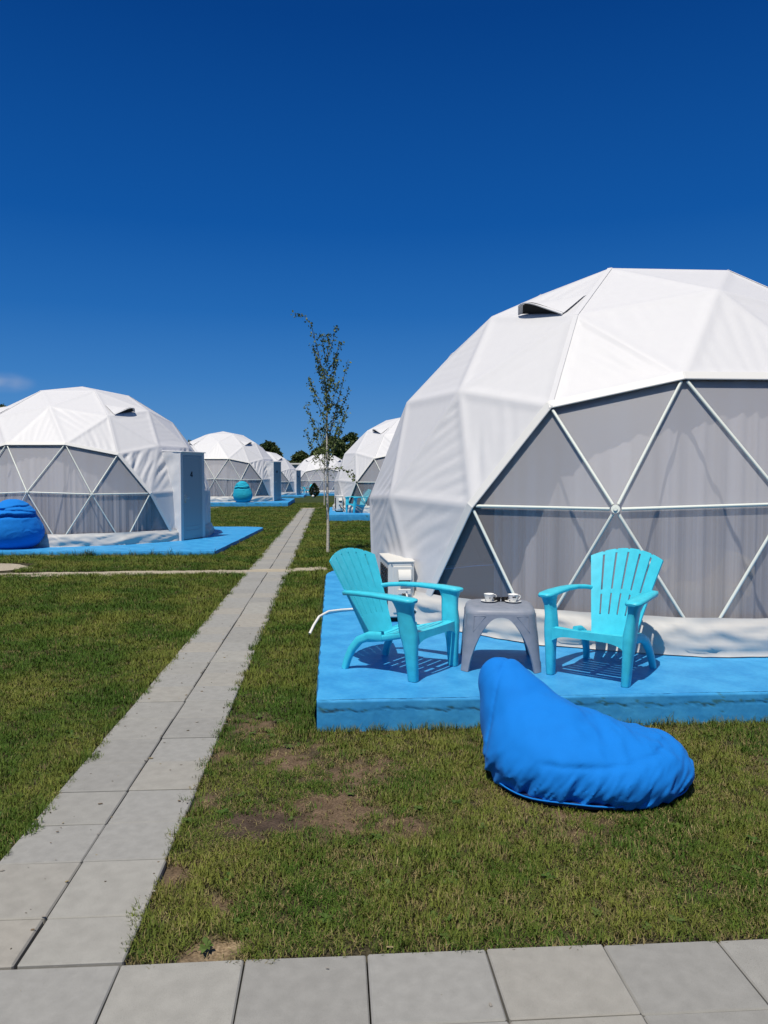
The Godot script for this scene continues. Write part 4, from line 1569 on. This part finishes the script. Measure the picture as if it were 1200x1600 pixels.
# ---------------------------------------------------------------- lawn
func tuft(sd, blades, h, spread, wid):
	var rng := RandomNumberGenerator.new()
	rng.seed = sd
	var st := SurfaceTool.new()
	st.begin(Mesh.PRIMITIVE_TRIANGLES)
	for b in blades:
		var a = rng.randf() * TAU
		var r = sqrt(rng.randf()) * spread
		var p = Vector3(cos(a) * r, -0.004, sin(a) * r)
		var lean = rng.randf_range(0.25, 1.25)
		var la = rng.randf() * TAU
		var d = Vector3(cos(la), 0, sin(la))
		var hh = h * rng.randf_range(0.5, 1.15)
		var mid = p + d * hh * lean * 0.35 + Vector3.UP * hh * 0.6
		var tip = p + d * hh * lean * 1.0 + Vector3.UP * hh * (1.0 - 0.22 * lean)
		var s = Vector3(-d.z, 0, d.x).rotated(Vector3.UP, rng.randf_range(-0.6, 0.6)) * wid * rng.randf_range(0.7, 1.2)
		var k = rng.randf_range(0.75, 1.2)
		var tri = []
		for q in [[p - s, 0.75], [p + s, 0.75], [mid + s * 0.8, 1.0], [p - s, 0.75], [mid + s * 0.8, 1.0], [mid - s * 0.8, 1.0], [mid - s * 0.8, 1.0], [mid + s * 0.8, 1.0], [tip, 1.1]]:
			tri.append(q)
		for w in 3:
			var t3 = [tri[w * 3], tri[w * 3 + 1], tri[w * 3 + 2]]
			var g = (t3[1][0] - t3[0][0]).cross(t3[2][0] - t3[0][0]).normalized()
			if g.y > 0.0: t3 = [t3[0], t3[2], t3[1]]
			else: g = -g
			for q in t3:
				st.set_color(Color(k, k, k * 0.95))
				st.set_normal((g + Vector3.UP * 0.8).normalized())
				st.add_vertex(q[0])
	return st.commit()

func rosette(sd):
	var rng := RandomNumberGenerator.new()
	rng.seed = sd
	var st := SurfaceTool.new()
	st.begin(Mesh.PRIMITIVE_TRIANGLES)
	st.set_smooth_group(-1)
	for k in 8:
		var a = k * 0.83 + rng.randf() * 0.4
		var d = Vector3(cos(a), rng.randf_range(0.25, 0.8), sin(a)).normalized()
		var l = rng.randf_range(0.022, 0.042)
		var sdv = Vector3(-sin(a), 0, cos(a)) * l * 0.26
		var p = Vector3(0, 0.004, 0)
		var m = p + d * l * 0.6
		var tip = p + d * l + Vector3.DOWN * l * 0.25
		var t = rng.randf_range(0.8, 1.15)
		st.set_color(Color(t, t, t))
		for q in [[p, m + sdv, m], [p, m, m - sdv], [m, m + sdv, tip], [m, tip, m - sdv]]:
			var g = (q[1] - q[0]).cross(q[2] - q[0])
			if g.y > 0.0: q = [q[0], q[2], q[1]]
			for v in q: st.add_vertex(v)
	st.generate_normals()
	return st.commit()

func blocked(x, z):
	if z > -2.71 + n_fine.get_noise_2d(x * 0.7, 1.0) * 0.03: return true
	var dx = x - seam(z)
	var ed = SLAB + n_fine.get_noise_2d(z * 0.6, signf(dx) * 5.0) * 0.08 - 0.02
	if absf(dx) < ed and z > -39.6: return true
	if x > -0.115 and x < 7.7 and z < -5.16 and z > -13.2: return true
	if x > -0.17 and x < 7.6 and z < -28.7 and z > -36.3: return true
	if x < -2.45 and x > -10.6 and z < -41.7 and z > -49.5: return true
	if x < -2.6 and x > -10.4 and z < -67.4 and z > -75.0: return true
	if x < -2.2 and x > -11.2:
		var q = Vector3(x + 6.73, 0, z + 21.31).rotated(Vector3.UP, deg_to_rad(3.0))
		if absf(q.x) < 4.42 and q.z < 4.37 and q.z > -3.5: return true
	var zs = -13.82 if x < -0.75 else -14.05
	if x < -0.1 and absf(z - zs) < 0.2 + n_fine.get_noise_2d(x, 2.0) * 0.06: return true
	if x < -5.75 and x > -8.5 and z < -14.0 and z > -15.45 and z < -15.45 + (x + 8.5) * 0.05 + 1.5: return true
	return false

func make_grass():
	var rng := RandomNumberGenerator.new()
	rng.seed = 31
	var green_x = []
	var green_c = PackedColorArray()
	var dry_x = []
	var dry_c = PackedColorArray()
	var d = 2.55
	while d < 46.0:
		var step = 0.05 + d * 0.02
		var dens = 2400.0 if d < 4.0 else 2400.0 * pow(4.0 / d, 1.35)
		var x0 = -d * 0.46 - 1.0
		var x1 = minf(d * 0.62 + 1.0, 4.5 if d > 5.3 else 99.0)
		var n = int((x1 - x0) * step * dens)
		var sc = 1.0 if d < 5.0 else pow(d / 5.0, 0.62)
		for i in n:
			var x = rng.randf_range(x0, x1)
			var z = -(d + rng.randf() * step)
			if blocked(x, z): continue
			var b = bare(x, z)
			if rng.randf() < smoothstep(0.2, 0.7, b) * 0.95: continue
			var near_edge = absf(absf(x - seam(z)) - SLAB) < 0.07 or (x < -0.1 and x > -0.32 and z < -5.1) or (z < -5.02 and z > -5.17 and x > -0.3)
			var hs = (0.55 + 0.75 * pow(rng.randf(), 1.6)) * (0.9 + 0.5 * n_patch.get_noise_2d(x * 0.8 + 50.0, z * 0.8))
			if near_edge: hs *= 1.25 + 0.9 * maxf(0.0, n_patch.get_noise_2d(x, z * 2.0))
			if b > 0.2: hs *= 0.8
			var bs = Basis(Vector3.UP, rng.randf() * TAU).scaled(Vector3(sc, minf(sc, 1.6) * maxf(hs, 0.45), sc))
			var tr = Transform3D(bs, Vector3(x, fall(z) + 0.002, z))
			var k = clampf(n_patch.get_noise_2d(x * 0.6, z * 0.6) * 0.8 + n_fine.get_noise_2d(x * 0.8, z * 0.8) * 0.5 + n_wide.get_noise_2d(x * 1.6, z * 1.6) * 0.8 + 0.35 + rng.randf_range(-0.25, 0.25), 0.0, 1.0)
			var right = x > -0.8 and z > -5.3
			var dry = 0.11 + (0.20 if right else 0.0) + b * 0.45 + n_patch.get_noise_2d(x * 1.3 + 20.0, z * 1.3) * 0.22
			if rng.randf() < dry:
				dry_x.append(tr)
				dry_c.append(Color(0.24, 0.19, 0.085).lerp(Color(0.42, 0.35, 0.19), rng.randf() * rng.randf()).lerp(Color(0.13, 0.12, 0.04), rng.randf() * 0.8))
			else:
				green_x.append(tr)
				green_c.append(Color(0.055, 0.108, 0.014).lerp(Color(0.160, 0.178, 0.036), k) * rng.randf_range(0.65, 1.3))
		d += step
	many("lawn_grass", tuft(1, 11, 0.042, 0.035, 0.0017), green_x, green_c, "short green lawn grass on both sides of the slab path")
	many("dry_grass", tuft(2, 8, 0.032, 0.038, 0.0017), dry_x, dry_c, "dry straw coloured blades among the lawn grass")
	# low broad-leaved weeds in the lawn, crumbs and dry bits on the slabs
	var rx = []
	var rc = PackedColorArray()
	for i in 900:
		var z = -rng.randf_range(2.6, 11.0)
		var x = rng.randf_range(z * 0.46 - 1.0, -z * 0.62 + 1.0)
		if blocked(x, z) or n_patch.get_noise_2d(x * 0.9 + 9.0, z * 0.9) < -0.05: continue
		var sz = rng.randf_range(0.5, 1.15)
		rx.append(Transform3D(Basis(Vector3.UP, rng.randf() * TAU).scaled(Vector3(sz, sz * rng.randf_range(0.6, 1.3), sz)), Vector3(x, 0.006, z)))
		rc.append(Color(0.045, 0.095, 0.016).lerp(Color(0.085, 0.125, 0.03), rng.randf()))
	many("lawn_weeds", rosette(9), rx, rc, "small broad leaved weeds scattered through the lawn")
	var bx = []
	var bc = PackedColorArray()
	for i in 240:
		var z = -rng.randf_range(2.0, 9.0)
		var x = seam(z) + rng.randf_range(-0.42, 0.42)
		if z > -2.75: x = rng.randf_range(-2.0, 2.6)
		if rng.randf() < 0.45 and z < -2.75: x = seam(z) + (rng.randf_range(-0.02, 0.02) if rng.randf() < 0.4 else signf(rng.randf() - 0.5) * rng.randf_range(0.3, 0.4))
		var sz = rng.randf_range(0.35, 1.2) * (0.5 if rng.randf() < 0.7 else 1.0)
		bx.append(Transform3D(Basis.from_euler(Vector3(rng.randf() * 0.4, rng.randf() * TAU, rng.randf() * 0.4)).scaled(Vector3(sz * rng.randf_range(0.7, 2.4), sz, sz)), Vector3(x, 0.0165, z)))
		bc.append([Color(0.16, 0.12, 0.08), Color(0.27, 0.25, 0.22), Color(0.10, 0.085, 0.06), Color(0.30, 0.24, 0.13)][rng.randi() % 4])
	var cr := MB.new()
	cr.color(Color.WHITE)
	cr.bevel(Vector3(0, 0.002, 0), Vector3(0.012, 0.005, 0.008), 0.0018)
	many("paving_crumbs", cr.mesh(), bx, bc, "crumbs of soil, stone and dry grass lying on the slabs", "debris")
	# taller blades and weeds against the platforms
	var wx = []
	var wc = PackedColorArray()
	var add = func(x, z, s):
		wx.append(Transform3D(Basis(Vector3.UP, rng.randf() * TAU).scaled(Vector3(s * 0.8, s, s * 0.8)), Vector3(x, 0.0, z)))
		wc.append(Color(0.045, 0.075, 0.014).lerp(Color(0.12, 0.13, 0.04), rng.randf()))
	for i in 240: add.call(rng.randf_range(-0.15, 4.5), -5.14 + absf(rng.randfn(0.0, 0.03)), rng.randf_range(0.5, 1.0) * (1.6 if rng.randf() < 0.08 else 1.0))
	for i in 260: add.call(-0.145 - absf(rng.randfn(0.0, 0.03)), rng.randf_range(-13.0, -5.15), rng.randf_range(0.6, 1.3))
	for i in 120: add.call(rng.randf_range(-7.6, -2.3), -16.78 + absf(rng.randfn(0.0, 0.04)), rng.randf_range(0.6, 1.6) * (1.5 if rng.randf() < 0.12 else 1.0))
	for i in 14: add.call(-5.25 + rng.randfn(0.0, 0.09), -16.72, rng.randf_range(1.2, 2.4))
	for i in 8: add.call(-1.6 + rng.randfn(0.0, 0.06), -12.2 + rng.randfn(0.0, 0.12), rng.randf_range(0.7, 1.2))
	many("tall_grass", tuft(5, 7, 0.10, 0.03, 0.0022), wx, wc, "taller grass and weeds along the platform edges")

func many(n, mesh, xs, cs, label, cat = "grass"):
	var mm := MultiMesh.new()
	mm.transform_format = MultiMesh.TRANSFORM_3D
	mm.use_colors = true
	mm.mesh = mesh
	mm.instance_count = xs.size()
	for i in xs.size():
		mm.set_instance_transform(i, xs[i])
		mm.set_instance_color(i, cs[i])
	var o := MultiMeshInstance3D.new()
	o.name = n
	o.multimesh = mm
	o.material_override = M.blade
	add_child(o, true)
	tag(o, label, cat)
	o.set_meta("kind", "stuff")
